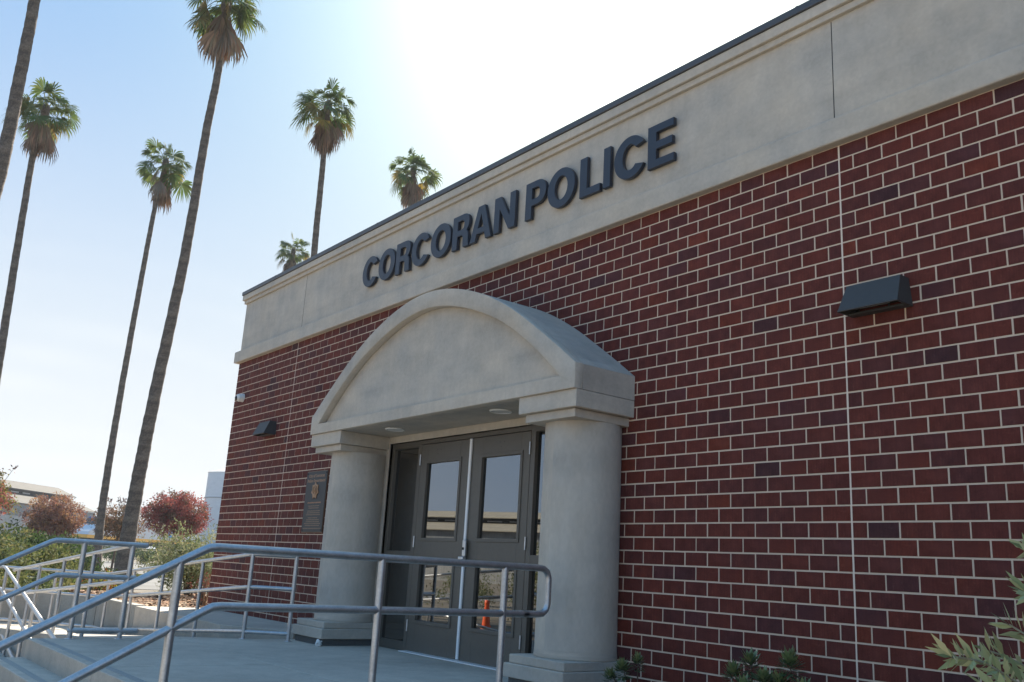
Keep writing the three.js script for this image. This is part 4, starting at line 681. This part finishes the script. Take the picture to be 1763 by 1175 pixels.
{ // white silo beyond the corner of the building
  const c = atRange(410, 860, 150), g = thing('silo', 'white cylindrical silo rising behind the brick corner', 'silo', [c.x, 0.3, c.z]), r = 5.0, h = 13.0;
  const b = new THREE.CylinderGeometry(r, r, h, 48); b.translate(0, h / 2, 0); mesh('tank', b, std(lin(0.84, 0.84, 0.83), 0.5, { map: grimeMap }), g);
  const cone = new THREE.CylinderGeometry(0.5, r + 0.1, 1.5, 48); cone.translate(0, h + 0.75, 0); mesh('roof', cone, std(lin(0.7, 0.7, 0.69), 0.5), g);
  const t = new THREE.TorusGeometry(r + 0.02, 0.09, 6, 48); t.rotateX(Math.PI / 2); t.translate(0, 9.1, 0); mesh('band', t, std(lin(0.35, 0.36, 0.37), 0.6), g);
}
{ // passenger train on the low embankment
  const a = atRange(137, 921, 160), b = atRange(330, 937, 184), d = V(b.x - a.x, 0, b.z - a.z).normalize(), yaw = Math.atan2(-d.z, d.x), Y = 1.35;
  struct('railway_embankment', (() => { const g = quadSlab([[-40, 1.32, 3], [120, 1.32, 3], [120, 1.32, -3], [-40, 1.32, -3]], 2.2); g.rotateY(yaw); g.translate(a.x, 0, a.z); return uvm(g); })(), M.ground);
  const paint = { white: std(lin(0.62, 0.64, 0.66), 0.4), blue: std(lin(0.02, 0.07, 0.22), 0.35), orange: std(lin(0.90, 0.45, 0.05), 0.45), glass: std(lin(0.02, 0.025, 0.03), 0.1), cyan: std(lin(0.02, 0.32, 0.62), 0.4) };
  const loco = thing('locomotive', 'white locomotive with blue sloping nose and orange lower stripe', 'train', [a.x, Y, a.z]); loco.rotation.y = yaw;
  const ex = (pts, w, m, name) => { const g = new THREE.ExtrudeGeometry(new THREE.Shape(pts.map(p => new THREE.Vector2(...p))), { depth: w, bevelEnabled: true, bevelSize: 0.06, bevelThickness: 0.06, bevelSegments: 2 }); g.translate(0, 0, -w / 2); return mesh(name, uvm(g), m, loco); };
  ex([[0, 1.55], [0.3, 2.1], [2.6, 3.35], [3.4, 4.5], [18, 4.5], [18, 1.55]], 2.9, paint.white, 'body');
  ex([[1.2, 2.4], [2.45, 3.22], [3.25, 4.35], [5.6, 4.35], [4.1, 3.1], [3.0, 1.9], [1.6, 1.9]], 3.06, paint.blue, 'blue_stripe');
  ex([[2.3, 3.3], [3.15, 4.2], [3.9, 4.2], [3.5, 3.3]], 3.16, paint.glass, 'windscreen');
  ex([[-0.1, 1.1], [-0.1, 1.5], [18, 1.5], [18, 1.1]], 2.96, paint.orange, 'orange_stripe');
  for (const x of [3, 5, 13, 15]) { const w = new THREE.CylinderGeometry(0.5, 0.5, 2.4, 20); w.rotateX(Math.PI / 2); w.translate(x, 0.5, 0); mesh('wheel', w, M.dark, loco); }
  mesh('underframe', box(1, 17, 0.4, 1.05, -1.2, 1.2), M.dark, loco);
  const car = thing('passenger_car', 'white railway passenger car with orange stripe and round blue emblem', 'train car', [a.x + d.x * 19.2, Y, a.z + d.z * 19.2]); car.rotation.y = yaw;
  mesh('body', box(0, 26, 1.55, 4.4, -1.5, 1.5, 0.2), paint.white, car); mesh('orange_stripe', box(-0.05, 26.05, 1.1, 1.5, -1.53, 1.53), paint.orange, car); mesh('underframe', box(1, 25, 0.35, 1.05, -1.2, 1.2), M.dark, car);
  for (const x of [2, 4.4, 21.6, 24]) { const w = new THREE.CylinderGeometry(0.46, 0.46, 2.3, 20); w.rotateX(Math.PI / 2); w.translate(x, 0.46, 0); mesh('wheel', w, M.dark, car); }
  const em = new THREE.CylinderGeometry(0.62, 0.62, 3.08, 28); em.rotateX(Math.PI / 2); em.translate(1.7, 2.55, 0); mesh('emblem', em, paint.cyan, car);
  for (let i = 0; i < 9; i++) mesh('window', box(4 + i * 2.2, 5.5 + i * 2.2, 3.0, 3.7, -1.52, 1.52, 0.08), paint.glass, car);
  for (const x of [3.1, 22.9]) mesh('door_seam', box(x, x + 0.08, 1.6, 4.2, -1.515, 1.515), M.dark, car);
}
{ // traffic cone on the forecourt, seen mirrored in the door glass
  const g = thing('traffic_cone', 'orange traffic cone with white collar, mirrored in the door glass', 'traffic cone', [-13.4, -0.41, 7.2]);
  g.position.y = groundH(-13.4, 7.2) + 0.002;
  mesh('base', box(-0.18, 0.18, 0, 0.05, -0.18, 0.18, 0.015), std(lin(0.02, 0.02, 0.02), 0.8), g);
  const o = std(lin(0.75, 0.10, 0.02), 0.5), lat = p => new THREE.LatheGeometry(p.map(a => new THREE.Vector2(...a)), 28);
  mesh('cone', lat([[0.14, 0.05], [0.12, 0.3], [0.11, 0.42], [0.09, 0.44], [0.05, 0.85], [0.055, 0.88], [0.055, 0.96], [0.0, 0.965]]), o, g); mesh('collar', lat([[0.128, 0.24], [0.118, 0.36]]), M.white, g);
}
{ const c = atRange(50, 1003, 21), g = thing('utility_box', 'small grey utility box standing in the shrubs beyond the ramp', 'utility box', [c.x, groundH(c.x, c.z), c.z]); const h = c.y - g.position.y + 0.1; mesh('cabinet', box(-0.08, 0.08, 0.25, h, -0.07, 0.07, 0.01), M.wallConc, g); mesh('lid', box(-0.09, 0.09, h, h + 0.02, -0.08, 0.08, 0.008), M.alu, g); mesh('post', box(-0.03, 0.03, 0, 0.25, -0.03, 0.03), M.galv, g); }

{ // shrubs across the steps, mirrored in the glass
  const S = [[-13.8, 9.6, 1.35, 3.1], [-17.5, 12.4, 1.9, 2.1], [-11.2, 10.6, 1.3, 1.2], [-22, 13, 2.2, 1.4], [-9.6, 9.2, 1.0, 1.0]];
  S.forEach(([x, z, rx, h], i) => shrub({ seed: 120 + i, name: 'street_shrub', pos: [x, groundH(x, z), z], rx, rz: rx * 0.8, h, clumps: 130, per: 16, cr: 0.2, leaf: 0.09, cols: [...greenL, ...olive], label: ['tall loose shrub mirrored in the right hand door glass', 'large shrub across the forecourt, mirrored in the glass', 'mid sized shrub beside the traffic cone', 'broad low shrub farthest across the street', 'small shrub at the edge of the forecourt paving'][i], group: 'shrubs across the forecourt' }));
}

scene.fog = new THREE.FogExp2(new THREE.Color(0.86, 0.91, 0.96), 0.0004);
renderer.render(scene, camera);
